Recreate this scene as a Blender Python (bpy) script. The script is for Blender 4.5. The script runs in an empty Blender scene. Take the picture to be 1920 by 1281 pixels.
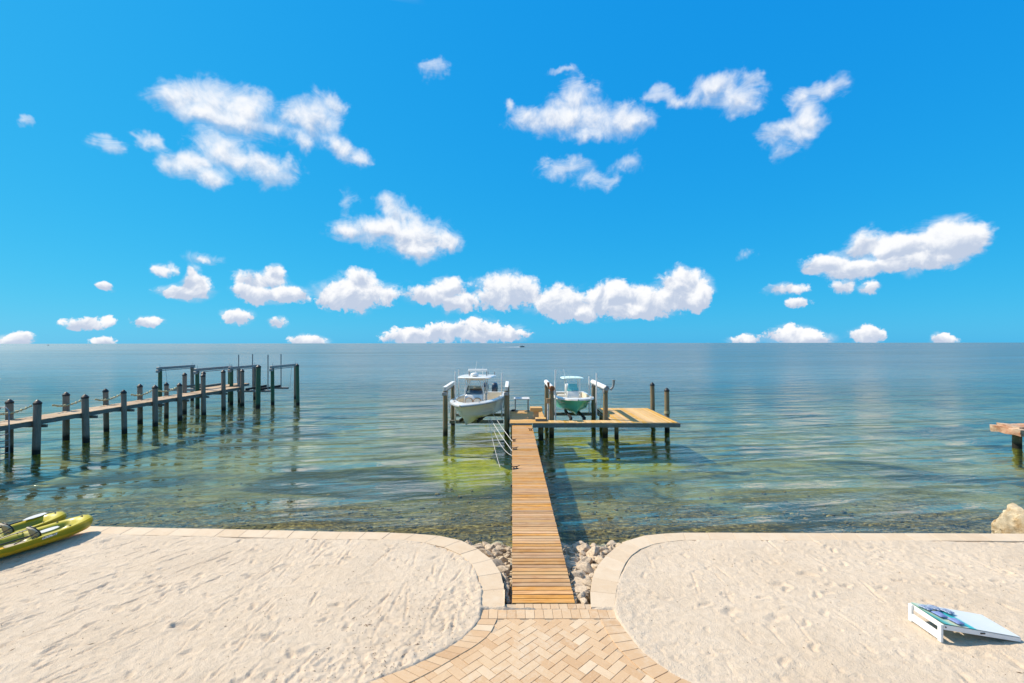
import bpy, bmesh, math, random
import numpy as np
from mathutils import Vector, Matrix, Euler, noise as mnoise

R = math.radians
random.seed(7)
rng = np.random.default_rng(11)
scene = bpy.context.scene
C = scene.collection

# ------------------------------------------------------------------ camera
FPX = 870.0                                   # focal length in pixels of the 1920 px wide frame
CAM_Z = 4.8
cam_d = bpy.data.cameras.new('camera')
cam_d.sensor_width = 36.0
cam_d.lens = FPX / 1920.0 * 36.0
cam_d.shift_y = 3.0 / 1920.0
cam_d.clip_start = 0.1
cam_d.clip_end = 60000.0
cam = bpy.data.objects.new('camera', cam_d)
C.objects.link(cam)
cam.location = (0, 0, CAM_Z)
cam.rotation_euler = (R(90), 0.0012, 0)
scene.camera = cam

# ------------------------------------------------------------------ light and exposure
SUN_EL = 48.0
sun_from = Vector((-0.955, 0.297, 0)).normalized()      # horizontal direction towards the sun
sun_vec = Vector((sun_from.x * math.cos(R(SUN_EL)), sun_from.y * math.cos(R(SUN_EL)), math.sin(R(SUN_EL))))
sd = bpy.data.lights.new('sun', 'SUN')
sd.energy = 5.0
sd.angle = R(0.55)
sd.color = (1.0, 0.89, 0.73)
so = bpy.data.objects.new('sun', sd)
C.objects.link(so)
so.rotation_euler = (-sun_vec).to_track_quat('-Z', 'Y').to_euler()
so.location = (-40, 12, 50)

scene.view_settings.view_transform = 'Standard'
scene.view_settings.look = 'None'
scene.view_settings.exposure = 0.25
scene.view_settings.gamma = 1.0
scene.view_settings.use_curve_mapping = False
try:
    scene.cycles.use_denoising = True
    scene.cycles.max_bounces = 8
    scene.cycles.transparent_max_bounces = 12
    scene.cycles.caustics_reflective = False
    scene.cycles.caustics_refractive = False
    scene.cycles.sample_clamp_indirect = 6.0
except Exception:
    pass


# ------------------------------------------------------------------ node helper
class NT:
    def __init__(self, tree):
        self.t = tree
        self.n = tree.nodes
        self.l = tree.links

    def node(self, kind, **kw):
        nd = self.n.new(kind)
        for k, v in kw.items():
            setattr(nd, k, v)
        return nd

    def put(self, sock, val):
        if isinstance(val, bpy.types.NodeSocket):
            self.l.new(val, sock)
        elif val is not None:
            if sock.type == 'RGBA' and len(val) == 3:
                val = (*val, 1.0)
            sock.default_value = val

    def math(self, op, a, b=None, c=None, clamp=False):
        nd = self.node('ShaderNodeMath', operation=op, use_clamp=clamp)
        self.put(nd.inputs[0], a)
        if b is not None: self.put(nd.inputs[1], b)
        if c is not None: self.put(nd.inputs[2], c)
        return nd.outputs[0]

    def vmath(self, op, a, b=None, c=None, scale=None):
        nd = self.node('ShaderNodeVectorMath', operation=op)
        self.put(nd.inputs[0], a)
        if b is not None: self.put(nd.inputs[1], b)
        if c is not None: self.put(nd.inputs[2], c)
        if scale is not None: self.put(nd.inputs['Scale'], scale)
        return nd.outputs['Value'] if op in ('LENGTH', 'DOT_PRODUCT', 'DISTANCE') else nd.outputs[0]

    def noise(self, vec, scale=5, detail=4, rough=0.55, dist=0.0, dim='3D', color=False, lac=2.0):
        nd = self.node('ShaderNodeTexNoise', noise_dimensions=dim)
        if vec is not None: self.put(nd.inputs['Vector'], vec)
        self.put(nd.inputs['Scale'], scale)
        nd.inputs['Detail'].default_value = detail
        nd.inputs['Roughness'].default_value = rough
        nd.inputs['Lacunarity'].default_value = lac
        nd.inputs['Distortion'].default_value = dist
        return nd.outputs['Color' if color else 'Fac']

    def voronoi(self, vec, scale=5, feature='F1', out='Distance', rand=1.0):
        nd = self.node('ShaderNodeTexVoronoi', feature=feature)
        if vec is not None: self.put(nd.inputs['Vector'], vec)
        nd.inputs['Scale'].default_value = scale
        nd.inputs['Randomness'].default_value = rand
        return nd.outputs[out]

    def ramp(self, fac, stops, interp='LINEAR'):
        nd = self.node('ShaderNodeValToRGB')
        cr = nd.color_ramp
        cr.interpolation = interp
        while len(cr.elements) < len(stops):
            cr.elements.new(0.5)
        for e, (p, c) in zip(cr.elements, stops):
            e.position = p
            e.color = (*c, 1.0) if not isinstance(c, (int, float)) else (c, c, c, 1.0)
        self.put(nd.inputs[0], fac)
        return nd.outputs[0]

    def mix(self, fac, a, b, blend='MIX'):
        nd = self.node('ShaderNodeMix', data_type='RGBA', blend_type=blend)
        self.put(nd.inputs[0], fac)
        self.put(nd.inputs[6], a)
        self.put(nd.inputs[7], b)
        return nd.outputs[2]

    def mapr(self, v, a, b, c=0.0, d=1.0, smooth=False, clamp=True):
        nd = self.node('ShaderNodeMapRange')
        if smooth: nd.interpolation_type = 'SMOOTHSTEP'
        nd.clamp = clamp
        self.put(nd.inputs[0], v)
        for i, x in zip((1, 2, 3, 4), (a, b, c, d)):
            self.put(nd.inputs[i], x)
        return nd.outputs[0]

    def sep(self, v):
        nd = self.node('ShaderNodeSeparateXYZ')
        self.put(nd.inputs[0], v)
        return nd.outputs

    def comb(self, x, y, z):
        nd = self.node('ShaderNodeCombineXYZ')
        self.put(nd.inputs[0], x); self.put(nd.inputs[1], y); self.put(nd.inputs[2], z)
        return nd.outputs[0]

    def bump(self, height, strength=0.5, dist=0.01, normal=None):
        nd = self.node('ShaderNodeBump')
        nd.inputs['Strength'].default_value = strength
        nd.inputs['Distance'].default_value = dist
        self.put(nd.inputs['Height'], height)
        if normal is not None: self.put(nd.inputs['Normal'], normal)
        return nd.outputs[0]

    def obj(self):
        return self.node('ShaderNodeTexCoord').outputs['Object']

    def pos(self):
        return self.node('ShaderNodeNewGeometry').outputs['Position']

    def rand(self):
        return self.node('ShaderNodeObjectInfo').outputs['Random']


def new_mat(name):
    m = bpy.data.materials.new(name)
    m.use_nodes = True
    m.node_tree.nodes.clear()
    k = NT(m.node_tree)
    return m, k


def finish(k, color, rough=0.6, normal=None, metallic=0.0, spec=0.5, coat=0.0, alpha=None):
    p = k.node('ShaderNodeBsdfPrincipled')
    k.put(p.inputs['Base Color'], color)
    k.put(p.inputs['Roughness'], rough)
    k.put(p.inputs['Metallic'], metallic)
    k.put(p.inputs['Specular IOR Level'], spec)
    p.inputs['Coat Weight'].default_value = coat
    if normal is not None: k.put(p.inputs['Normal'], normal)
    o = k.node('ShaderNodeOutputMaterial')
    k.l.new(p.outputs[0], o.inputs[0])
    return p


# ------------------------------------------------------------------ world: sky with clouds
def px2azel(px, py):
    u, v = (px - 960.0) / FPX, (643.5 - py) / FPX
    return math.atan2(u, 1.0), math.atan2(v, math.hypot(u, 1.0))


CLOUDS = []


def cl(region, items):
    ox = 0 if region == 1 else 960
    for it in items:
        x, y, rx, ry = it[:4]
        w = it[4] if len(it) > 4 else 1.0
        CLOUDS.append((ox + x / 2, 60 + y / 2, rx / 2, ry / 2, w))


cl(1, [(640, 240, 120, 60), (720, 225, 100, 62), (820, 260, 140, 85), (930, 280, 125, 92), (900, 335, 160, 62), (760, 300, 160, 55),
       (1130, 310, 75, 68, .9), (1200, 330, 95, 95, .95), (1255, 280, 55, 45, .8), (1140, 410, 55, 42, .8), (1270, 430, 65, 52, .9), (1340, 470, 48, 42, .8), (1040, 370, 80, 42, .55),
       (820, 440, 120, 75), (720, 470, 100, 55), (900, 485, 120, 55), (980, 515, 125, 58, .9), (760, 535, 110, 48, .85), (690, 500, 70, 55, .8), (1065, 490, 36, 42, .5),
       (580, 402, 64, 32, .75), (410, 410, 58, 28, .45), (80, 335, 30, 24, .55),
       (1450, 640, 60, 55, .6), (1500, 690, 80, 50, .75), (1430, 745, 160, 55, .9), (1550, 770, 140, 85), (1640, 790, 85, 45, .8), (1300, 740, 70, 44, .7), (1570, 830, 70, 40, .8), (1300, 640, 34, 44, .3),
       (1330, 980, 150, 72), (1340, 940, 80, 50), (1240, 1000, 60, 50, .9), (1440, 985, 40, 40, .6),
       (980, 930, 95, 38, .8), (1030, 905, 52, 44, .8), (960, 980, 85, 40), (1065, 988, 85, 36),
       (740, 940, 65, 45), (690, 972, 110, 36, .9), (730, 905, 40, 28, .6),
       (600, 890, 50, 28, .6), (770, 850, 66, 20, .3), (415, 955, 36, 22, .7), (330, 1090, 95, 28, .75), (545, 1085, 68, 22, .8), (885, 1068, 72, 34, .85), (1050, 1088, 36, 22, .55),
       (1640, 985, 130, 48, .8), (1690, 960, 66, 55, .95), (1720, 1020, 80, 42, .85), (1880, 975, 125, 80),
       (60, 1158, 85, 32, .85), (390, 1162, 48, 24, .7), (1160, 1160, 80, 30), (1560, 1145, 140, 34, .75), (1660, 1125, 75, 40, .8), (1780, 1120, 110, 48, .9), (1890, 1135, 100, 36, .8),
       (1635, 140, 52, 32, .55)])
cl(2, [(230, 260, 95, 95, .85), (180, 330, 160, 62), (290, 340, 150, 75), (430, 330, 100, 66, .9), (290, 388, 90, 38, .8), (90, 330, 115, 42, .8), (0, 280, 30, 34, .6),
       (560, 235, 78, 38, .65), (640, 245, 85, 34, .7), (760, 220, 100, 60, .8), (860, 245, 90, 64, .8), (890, 160, 40, 40, .55), (880, 290, 58, 30, .5),
       (1180, 218, 98, 44, .75), (1060, 265, 68, 50, .8), (1110, 320, 80, 66, .8), (1020, 382, 110, 44, .75), (1100, 390, 68, 54, .7), (1045, 450, 68, 34, .55),
       (190, 512, 100, 38, .45), (310, 560, 64, 38, .38), (450, 490, 66, 38, .38), (380, 565, 32, 28, .35), (180, 140, 46, 14, .35),
       (1640, 780, 150, 90), (1700, 775, 95, 88), (1560, 805, 130, 62), (1340, 790, 105, 58), (1450, 805, 110, 62), (1200, 862, 130, 44), (1330, 885, 220, 48), (1500, 865, 200, 44), (1140, 888, 68, 32, .9),
       (1025, 970, 92, 28, .75), (1070, 1022, 62, 22, .7), (1240, 955, 54, 32, .75), (1340, 968, 40, 24, .5), (860, 830, 30, 18, .3),
       (190, 1012, 112, 78), (270, 1070, 50, 28, .8), (400, 992, 102, 74), (520, 1005, 130, 72), (640, 960, 95, 82), (690, 1000, 60, 56), (450, 1045, 165, 38), (40, 970, 75, 74), (330, 1010, 70, 50),
       (1050, 1145, 120, 44, .8), (1130, 1150, 90, 30, .85), (870, 1155, 70, 20, .6), (1330, 1138, 72, 38, .65), (1610, 1155, 60, 24, .8)])

world = bpy.data.worlds.new('World')
scene.world = world
world.use_nodes = True
world.node_tree.nodes.clear()
k = NT(world.node_tree)
sky = k.node('ShaderNodeTexSky', sky_type='NISHITA')
sky.sun_disc = False
sky.sun_elevation = R(SUN_EL)
sky.sun_rotation = math.atan2(sun_from.x, sun_from.y)
sky.altitude = 0
sky.air_density = 1.0
sky.dust_density = 0.3
sky.ozone_density = 3.0
gen = k.node('ShaderNodeTexCoord').outputs['Generated']
sx, sy, sz = k.sep(gen)
az = k.math('ARCTAN2', sx, k.math('ABSOLUTE', sy))
el = k.math('ARCSINE', sz)
p2 = k.comb(az, el, 0.0)
SKY_STRENGTH = 0.105
ch = k.node('ShaderNodeSeparateColor'); k.put(ch.inputs[0], sky.outputs[0])
cc = k.node('ShaderNodeCombineColor')
# the photograph's saturated grade of the clear sky, channel by channel: gain * c ** power
for i, (gain, pw_) in enumerate(((0.135, 1.3), (0.515, 0.41), (0.765, 0.12))):
    c_ = k.math('MULTIPLY', ch.outputs[i], SKY_STRENGTH)
    k.put(cc.inputs[i], k.math('MULTIPLY', k.math('POWER', k.math('MAXIMUM', c_, 0.0), pw_), gain / SKY_STRENGTH))
bg = k.node('ShaderNodeBackground'); k.put(bg.inputs[0], cc.outputs[0]); bg.inputs[1].default_value = SKY_STRENGTH
shader = bg.outputs[0]

NEXP = 9.0
warp = k.vmath('SUBTRACT', k.noise(p2, scale=13, detail=4, rough=0.62, dim='2D', color=True), (0.5, 0.5, 0.5))
pw = k.vmath('ADD', k.vmath('MULTIPLY', warp, k.comb(k.mapr(el, 0.03, 0.2, 0.03, 0.075), k.mapr(el, 0.03, 0.2, 0.016, 0.05), 0.0)), p2)
A = None                                       # running sums: (.., sum of e*height, sum of e) over all cloud lobes
pi_ = pw
for n_, (px, py, rx, ry, w) in enumerate(CLOUDS):
    a0, e0 = px2azel(px, py)
    a1, _ = px2azel(px + rx, py)
    _, e1 = px2azel(px, py - ry)
    rs_ = 1.0 / math.sqrt(2 ** w - 1)
    ra, re = abs(a1 - a0) * rs_, abs(e1 - e0) * rs_
    c = 2 ** ((1 - w) / 2)
    if n_ % 6 == 5:
        pi_ = k.vmath('MULTIPLY_ADD', A, (1e-9, 1e-9, 0.0), pw)
    q = k.vmath('MULTIPLY_ADD', pi_, (c / ra, c / re, 0), (-c * a0 / ra, -c * e0 / re, c))
    e = k.math('POWER', k.vmath('DOT_PRODUCT', q, q), -NEXP)
    A = k.vmath('MULTIPLY', q, e) if A is None else k.vmath('MULTIPLY_ADD', q, e, A)
_, aT, aS = k.sep(A)
aS = k.math('MAXIMUM', aS, 1e-12)
M = k.math('MULTIPLY_ADD', k.math('LOGARITHM', aS, 2.0), 1 / NEXP, 1.0)  # 1 at a lobe's heart, 0 on its rim
tz = k.math('DIVIDE', aT, aS)                                           # -1 underside .. +1 top
f1 = k.noise(p2, scale=22, detail=6, rough=0.58, dim='2D', dist=0.3)
edge = k.math('MULTIPLY_ADD', k.math('SUBTRACT', f1, 0.5), 1.15, M)
fl = k.noise(p2, scale=75, detail=4, rough=0.6, dim='2D', dist=0.3)
edge = k.math('MULTIPLY_ADD', k.math('SUBTRACT', fl, 0.5), k.mapr(el, 0.02, 0.22, 1.25, 0.25), edge)
dens = k.mapr(edge, k.mapr(el, 0.08, 0.30, 0.0, -0.10), k.mapr(el, 0.08, 0.30, 0.36, 1.2), 0, k.mapr(el, 0.08, 0.30, 1.0, 0.97), smooth=True)
# thin veils round the heaped parts
fv = k.noise(k.vmath('MULTIPLY', p2, (0.7, 1.25, 1.0)), scale=17, detail=5, rough=0.66, dim='2D', dist=0.9)
veil = k.mapr(k.math('MULTIPLY_ADD', k.math('SUBTRACT', fv, 0.5), 1.9, M), -0.2, 1.0, 0, 0.62, smooth=True)
dens = k.math('MAXIMUM', dens, k.math('MULTIPLY', veil, k.mapr(M, -0.55, 0.1)))
f1o = k.noise(k.vmath('ADD', p2, (-0.011, 0.013, 0.0)), scale=22, detail=4, rough=0.58, dim='2D', dist=0.3)
relief = k.math('MULTIPLY', k.math('SUBTRACT', f1, f1o), k.mapr(el, 0.08, 0.3, 2.0, 1.3))
lit = k.math('ADD', k.math('MULTIPLY_ADD', tz, 0.95, 0.46), relief)
lit = k.math('ADD', lit, k.mapr(el, 0.1, 0.3, 0.0, 0.30))
lit = k.mapr(lit, 0.0, 1.0, 0, 1, smooth=True)
# unseen cloud cover added above the frame to whiten the blue sky fill
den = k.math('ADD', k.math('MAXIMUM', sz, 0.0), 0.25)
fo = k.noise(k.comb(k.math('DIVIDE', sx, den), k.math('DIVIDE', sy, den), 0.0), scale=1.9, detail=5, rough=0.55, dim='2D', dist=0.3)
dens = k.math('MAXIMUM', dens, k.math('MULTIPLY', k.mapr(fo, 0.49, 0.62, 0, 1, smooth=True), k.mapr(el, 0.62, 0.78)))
ccol = k.mix(lit, (0.46, 0.53, 0.66), (0.84, 0.845, 0.86))
bgc = k.node('ShaderNodeBackground'); k.put(bgc.inputs[0], ccol); bgc.inputs[1].default_value = 1.0
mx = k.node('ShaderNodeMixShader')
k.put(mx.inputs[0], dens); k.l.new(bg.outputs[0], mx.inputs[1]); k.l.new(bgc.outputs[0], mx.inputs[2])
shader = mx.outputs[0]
world.cycles.sampling_method = 'NONE'
wo = k.node('ShaderNodeOutputWorld'); k.l.new(shader, wo.inputs[0])


# ------------------------------------------------------------------ mesh helpers
class MB:
    def __init__(self):
        self.v = []
        self.f = []

    def add(self, verts, faces):
        b = len(self.v)
        self.v += [tuple(p) for p in verts]
        self.f += [tuple(i + b for i in fc) for fc in faces]
        return self

    def box(self, cx, cy, cz, sx, sy, sz, rot=None):
        hx, hy, hz = sx / 2, sy / 2, sz / 2
        vs = [Vector((x, y, z)) for z in (-hz, hz) for y in (-hy, hy) for x in (-hx, hx)]
        if rot is not None:
            m = Euler(rot).to_matrix()
            vs = [m @ p for p in vs]
        c = Vector((cx, cy, cz))
        return self.add([p + c for p in vs], [(0, 2, 3, 1), (4, 5, 7, 6), (0, 1, 5, 4), (2, 6, 7, 3), (0, 4, 6, 2), (1, 3, 7, 5)])

    def beam(self, p0, p1, w, h, up=(0, 0, 1)):
        p0, p1 = Vector(p0), Vector(p1)
        d = (p1 - p0).normalized()
        up = Vector(up)
        s = d.cross(up)
        if s.length < 1e-4: s = d.cross(Vector((1, 0, 0)))
        s.normalize()
        u = s.cross(d)
        vs = []
        for p in (p0, p1):
            for a, b in ((-1, -1), (1, -1), (1, 1), (-1, 1)):
                vs.append(p + s * (a * w / 2) + u * (b * h / 2))
        return self.add(vs, [(3, 2, 1, 0), (4, 5, 6, 7), (0, 1, 5, 4), (1, 2, 6, 5), (2, 3, 7, 6), (3, 0, 4, 7)])

    def tube(self, pts, r, seg=8, caps=True, sq=None):
        pts = [Vector(p) for p in pts]
        n = len(pts)
        rs = r if isinstance(r, (list, tuple)) else [r] * n
        rings = []
        ref = None
        for i, p in enumerate(pts):
            d = (pts[min(i + 1, n - 1)] - pts[max(i - 1, 0)]).normalized()
            if ref is None:
                ref = Vector((0, 0, 1)) if abs(d.z) < 0.9 else Vector((1, 0, 0))
            s = d.cross(ref).normalized()
            u = s.cross(d).normalized()
            ref = u
            rings.append([p + (s * math.cos(2 * math.pi * j / seg) + u * math.sin(2 * math.pi * j / seg)) * rs[i] for j in range(seg)])
        return self.loft(rings, caps=caps)

    def loft(self, rings, closed=True, caps=True):
        m = len(rings[0])
        vs = [p for rg in rings for p in rg]
        fs = []
        for i in range(len(rings) - 1):
            for j in range(m if closed else m - 1):
                a, b = i * m + j, i * m + (j + 1) % m
                fs.append((a, b, b + m, a + m))
        if caps:
            fs.append(tuple(range(m - 1, -1, -1)))
            fs.append(tuple((len(rings) - 1) * m + j for j in range(m)))
        return self.add(vs, fs)

    def lathe(self, prof, c=(0, 0, 0), seg=12):
        rings = [[(c[0] + r * math.cos(2 * math.pi * j / seg), c[1] + r * math.sin(2 * math.pi * j / seg), c[2] + z) for j in range(seg)] for r, z in prof]
        return self.loft(rings)

    def mesh(self, name, bevel=0.0, smooth=None, bseg=1):
        me = bpy.data.meshes.new(name)
        me.from_pydata(self.v, [], self.f)
        bm = bmesh.new()
        bm.from_mesh(me)
        bmesh.ops.remove_doubles(bm, verts=bm.verts, dist=1e-5)
        bmesh.ops.recalc_face_normals(bm, faces=bm.faces)
        if bevel > 0:
            es = [e for e in bm.edges if len(e.link_faces) == 2 and e.calc_face_angle(0) > 0.6]
            bmesh.ops.bevel(bm, geom=es, offset=bevel, segments=bseg, affect='EDGES', clamp_overlap=True)
        bm.to_mesh(me)
        bm.free()
        if smooth:
            me.polygons.foreach_set('use_smooth', [True] * len(me.polygons))
            me.set_sharp_from_angle(angle=R(smooth))
        return me


def link(name, data, parent=None, loc=None, mat=None):
    o = bpy.data.objects.new(name, data)
    C.objects.link(o)
    if mat is not None and data is not None and not data.materials:
        data.materials.append(mat)
    if parent is not None:
        o.parent = parent
    if loc is not None:
        o.location = loc
    return o


def tag(o, label=None, cat=None, group=None, kind=None):
    if label: o['label'] = label
    if cat: o['category'] = cat
    if group: o['group'] = group
    if kind: o['kind'] = kind
    return o


def thing(name, label, cat, loc=(0, 0, 0), rz=0.0, group=None):
    o = link(name, None, loc=loc)
    o.empty_display_size = 0.3
    o.rotation_euler = (0, 0, rz)
    return tag(o, label, cat, group)


def part(name, mb, mat, parent, bevel=0.0, smooth=None, world=True, loc=None, bseg=1):
    """a part; with world=True its vertices are world coordinates whatever the parent Empty's place is"""
    me = mb if isinstance(mb, bpy.types.Mesh) else mb.mesh(name, bevel, smooth, bseg)
    o = link(name, me, parent, loc, mat)
    if world and parent is not None and parent.type == 'EMPTY':
        m = Matrix.Translation(parent.location) @ parent.rotation_euler.to_matrix().to_4x4()
        o.matrix_parent_inverse = m.inverted()
    return o


def rep(src, parent, loc, rot=None, scale=None, name=None):
    """a further copy that shares the mesh"""
    c = src.copy()
    C.objects.link(c)
    c.parent = parent
    c.location = loc
    if rot is not None: c.rotation_euler = rot
    if scale is not None: c.scale = scale
    return c


# numpy value noise
def vnoise(x, y, seed=0):
    r = np.random.default_rng(seed)
    tab = r.random((256, 256))
    xi, yi = np.floor(x).astype(int), np.floor(y).astype(int)
    fx, fy = x - xi, y - yi
    fx, fy = fx * fx * fx * (fx * (fx * 6 - 15) + 10), fy * fy * fy * (fy * (fy * 6 - 15) + 10)
    g = lambda a, b: tab[a % 256, b % 256]
    return (g(xi, yi) * (1 - fx) * (1 - fy) + g(xi + 1, yi) * fx * (1 - fy) + g(xi, yi + 1) * (1 - fx) * fy + g(xi + 1, yi + 1) * fx * fy) * 2 - 1


def fbm(x, y, oct=4, seed=0, rough=0.5):
    a, s, t = 1.0, 0.0, 0.0
    for o in range(oct):
        s = s + a * vnoise(x * 2 ** o + 17.3 * o, y * 2 ** o - 9.1 * o, seed + o)
        t += a
        a *= rough
    return s / t


def seg_dist(px, py, poly, closed=True):
    d = np.full(px.shape, 1e9)
    n = len(poly)
    for i in range(n if closed else n - 1):
        (ax, ay), (bx, by) = poly[i], poly[(i + 1) % n]
        dx, dy = bx - ax, by - ay
        t = np.clip(((px - ax) * dx + (py - ay) * dy) / (dx * dx + dy * dy + 1e-12), 0, 1)
        d = np.minimum(d, np.hypot(px - ax - t * dx, py - ay - t * dy))
    return d


def inside(px, py, poly):
    r = np.zeros(px.shape, bool)
    n = len(poly)
    for i in range(n):
        (ax, ay), (bx, by) = poly[i], poly[(i + 1) % n]
        c = ((ay > py) != (by > py)) & (px < (bx - ax) * (py - ay) / (by - ay + 1e-12) + ax)
        r ^= c
    return r


def resample(pts, step):
    """even points along a smoothed polyline"""
    P = [Vector((p[0], p[1], 0)) for p in pts]
    dense = []
    for i in range(len(P) - 1):
        p0, p1, p2_, p3 = P[max(i - 1, 0)], P[i], P[i + 1], P[min(i + 2, len(P) - 1)]
        m = max(2, int((p2_ - p1).length / 0.04))
        m1, m2 = (p2_ - p0) * 0.5, (p3 - p1) * 0.5
        L = (p2_ - p1).length
        if m1.length > L: m1 = m1.normalized() * L
        if m2.length > L: m2 = m2.normalized() * L
        for j in range(m):
            t = j / m
            dense.append(p1 * (2 * t**3 - 3 * t**2 + 1) + m1 * (t**3 - 2 * t**2 + t) + p2_ * (-2 * t**3 + 3 * t**2) + m2 * (t**3 - t**2))
    dense.append(P[-1])
    acc = [0.0]
    for a, b in zip(dense, dense[1:]): acc.append(acc[-1] + (b - a).length)
    n = max(1, round(acc[-1] / step))
    out = []
    j = 0
    for i in range(n + 1):
        s = acc[-1] * i / n
        while j < len(acc) - 2 and acc[j + 1] < s: j += 1
        t = (s - acc[j]) / max(acc[j + 1] - acc[j], 1e-9)
        out.append(dense[j].lerp(dense[j + 1], min(max(t, 0), 1)))
    return out


# ------------------------------------------------------------------ materials
MT = {}


def m_sand():
    m, k = new_mat('sand')
    p = k.pos()
    a = k.noise(p, 0.55, 5, 0.6)
    b = k.noise(p, 7, 6, 0.65)
    c = k.noise(p, 55, 3, 0.6)
    col = k.ramp(a, [(0.25, (0.67, 0.53, 0.385)), (0.55, (0.735, 0.595, 0.445)), (0.8, (0.78, 0.645, 0.495))])
    col = k.mix(k.mapr(b, 0.35, 0.7, 0.35, 0.0), col, (0.46, 0.345, 0.23))
    sp = k.voronoi(p, 34, 'F1', 'Distance')
    spm = k.math('MULTIPLY', k.mapr(sp, 0.10, 0.17, 1, 0), k.mapr(k.noise(p, 1.3, 4, 0.6), 0.5, 0.68, 0.0, 0.75))
    col = k.mix(spm, col, (0.21, 0.15, 0.10))
    col = k.mix(k.mapr(c, 0.3, 0.7, 0.12, 0.0), col, (0.3, 0.23, 0.16))
    h = k.math('ADD', k.math('MULTIPLY', b, 0.7), k.math('MULTIPLY', c, 0.35))
    n1 = k.bump(h, 1.0, 0.055)
    n2 = k.bump(k.noise(p, 260, 2, 0.6), 0.5, 0.004, n1)
    finish(k, col, 0.95, n2, spec=0.15)
    return m


def m_stone(name, cols, joint=None, scale=6.0, rough=0.7, bumpd=0.004):
    m, k = new_mat(name)
    o = k.obj()
    r = k.rand()
    off = k.vmath('ADD', o, k.comb(k.math('MULTIPLY', r, 37.0), k.math('MULTIPLY', r, 91.0), k.math('MULTIPLY', r, 13.0)))
    a = k.noise(off, scale, 5, 0.6, dist=0.8)
    b = k.noise(off, scale * 9, 4, 0.6)
    st = k.noise(k.vmath('MULTIPLY', off, (1.0, 3.5, 1.0)), scale * 2.2, 5, 0.65, dist=0.6)
    base = k.ramp(r, cols)
    col = k.mix(k.mapr(a, 0.35, 0.75, 0, 0.55), base, k.mix(0.5, base, (0.46, 0.28, 0.14)))
    col = k.mix(k.mapr(st, 0.52, 0.68, 0, 0.35), col, (0.62, 0.49, 0.35))
    col = k.mix(k.mapr(b, 0.63, 0.72, 0, 0.55), col, (0.27, 0.16, 0.08))
    wp = k.pos()
    drift = k.noise(wp, 1.1, 6, 0.7, dist=0.6)
    fine_ = k.noise(wp, 9, 5, 0.7)
    col = k.mix(k.mapr(k.math('ADD', drift, k.math('MULTIPLY', k.math('SUBTRACT', fine_, 0.5), 0.5)), 0.50, 0.68, 0, 0.55), col, (0.64, 0.52, 0.375))
    n = k.bump(k.math('ADD', b, st), 0.5, bumpd)
    finish(k, col, rough, n, spec=0.3)
    return m


def m_wood(name, dark, mid, light, axis=0, rough=0.6, stain=None, grain=1.0, weather=None, worn=None):
    m, k = new_mat(name)
    o = k.obj()
    r = k.rand()
    off = k.vmath('ADD', o, k.comb(k.math('MULTIPLY', r, 57.0), k.math('MULTIPLY', r, 31.0), k.math('MULTIPLY', r, 77.0)))
    st = [14.0, 14.0, 14.0]; st[axis] = 0.9
    g = k.noise(k.vmath('MULTIPLY', off, tuple(st)), 2.2, 6, 0.62, dist=0.7)
    fine = k.noise(k.vmath('MULTIPLY', off, tuple(s * 5 if i != axis else s * 2 for i, s in enumerate(st))), 2.0, 3, 0.6)
    col = k.ramp(g, [(0.28, dark), (0.5, mid), (0.72, light)])
    hv = k.node('ShaderNodeHueSaturation')
    k.put(hv.inputs['Value'], k.mapr(r, 0, 1, 0.78, 1.22))
    k.put(hv.inputs['Saturation'], k.mapr(k.math('FRACT', k.math('MULTIPLY', r, 7.31)), 0, 1, 0.78, 1.12))
    k.put(hv.inputs['Color'], col)
    col = hv.outputs[0]
    if worn:
        wn = k.noise(k.vmath('ADD', k.pos(), (3.0, 0.0, 0.0)), 1.3, 6, 0.7, dist=0.5)
        col = k.mix(k.mapr(wn, 0.42, 0.66, 0, 0.5), col, worn)
        col = k.mix(k.mapr(k.math('FRACT', k.math('MULTIPLY', r, 17.3)), 0.80, 0.95, 0, 0.55), col, worn)
        kn = k.voronoi(k.vmath('MULTIPLY', off, tuple(5.0 if i != axis else 1.6 for i in range(3))), 1.0, 'F1', 'Distance')
        col = k.mix(k.mapr(kn, 0.05, 0.10, 0.7, 0), col, dark)
    if weather:
        w = k.noise(off, 1.6, 5, 0.65)
        col = k.mix(k.mapr(w, 0.42, 0.68, 0, 0.75), col, weather)
    col = k.mix(k.mapr(fine, 0.58, 0.75, 0, 0.5), col, dark)
    n = k.bump(k.math('ADD', g, k.math('MULTIPLY', fine, 0.5)), 0.5, 0.004 * grain)
    finish(k, col, rough, n, spec=0.25)
    return m


def m_pile(name, top, mid, wet, algae, zw=-1.0):
    """timber piling: weathered wood, tide stain and algae above the waterline"""
    m, k = new_mat(name)
    o = k.pos()
    r = k.rand()
    off = k.vmath('ADD', o, k.comb(k.math('MULTIPLY', r, 20.0), 0.0, 0.0))
    g = k.noise(k.vmath('MULTIPLY', off, (16, 16, 1.0)), 2.0, 5, 0.65, dist=0.5)
    col = k.ramp(g, [(0.3, mid), (0.65, top)])
    blot = k.noise(off, 2.5, 5, 0.65)
    col = k.mix(k.mapr(blot, 0.5, 0.7, 0, 0.6), col, algae)
    z = k.sep(o)[2]
    zz = k.math('ADD', z, k.math('MULTIPLY', k.math('SUBTRACT', blot, 0.5), 0.55))
    col = k.mix(k.mapr(zz, zw + 0.22, zw + 0.50, 1, 0), col, wet)
    alg = k.ramp(k.noise(off, 6, 4, 0.6), [(0.35, (0.10, 0.11, 0.004)), (0.65, (0.34, 0.32, 0.012))])
    col = k.mix(k.mapr(z, zw - 0.03, zw + 0.01, 1, 0), col, alg)
    finish(k, col, 0.75, k.bump(g, 0.6, 0.012), spec=0.35)
    return m


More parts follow.
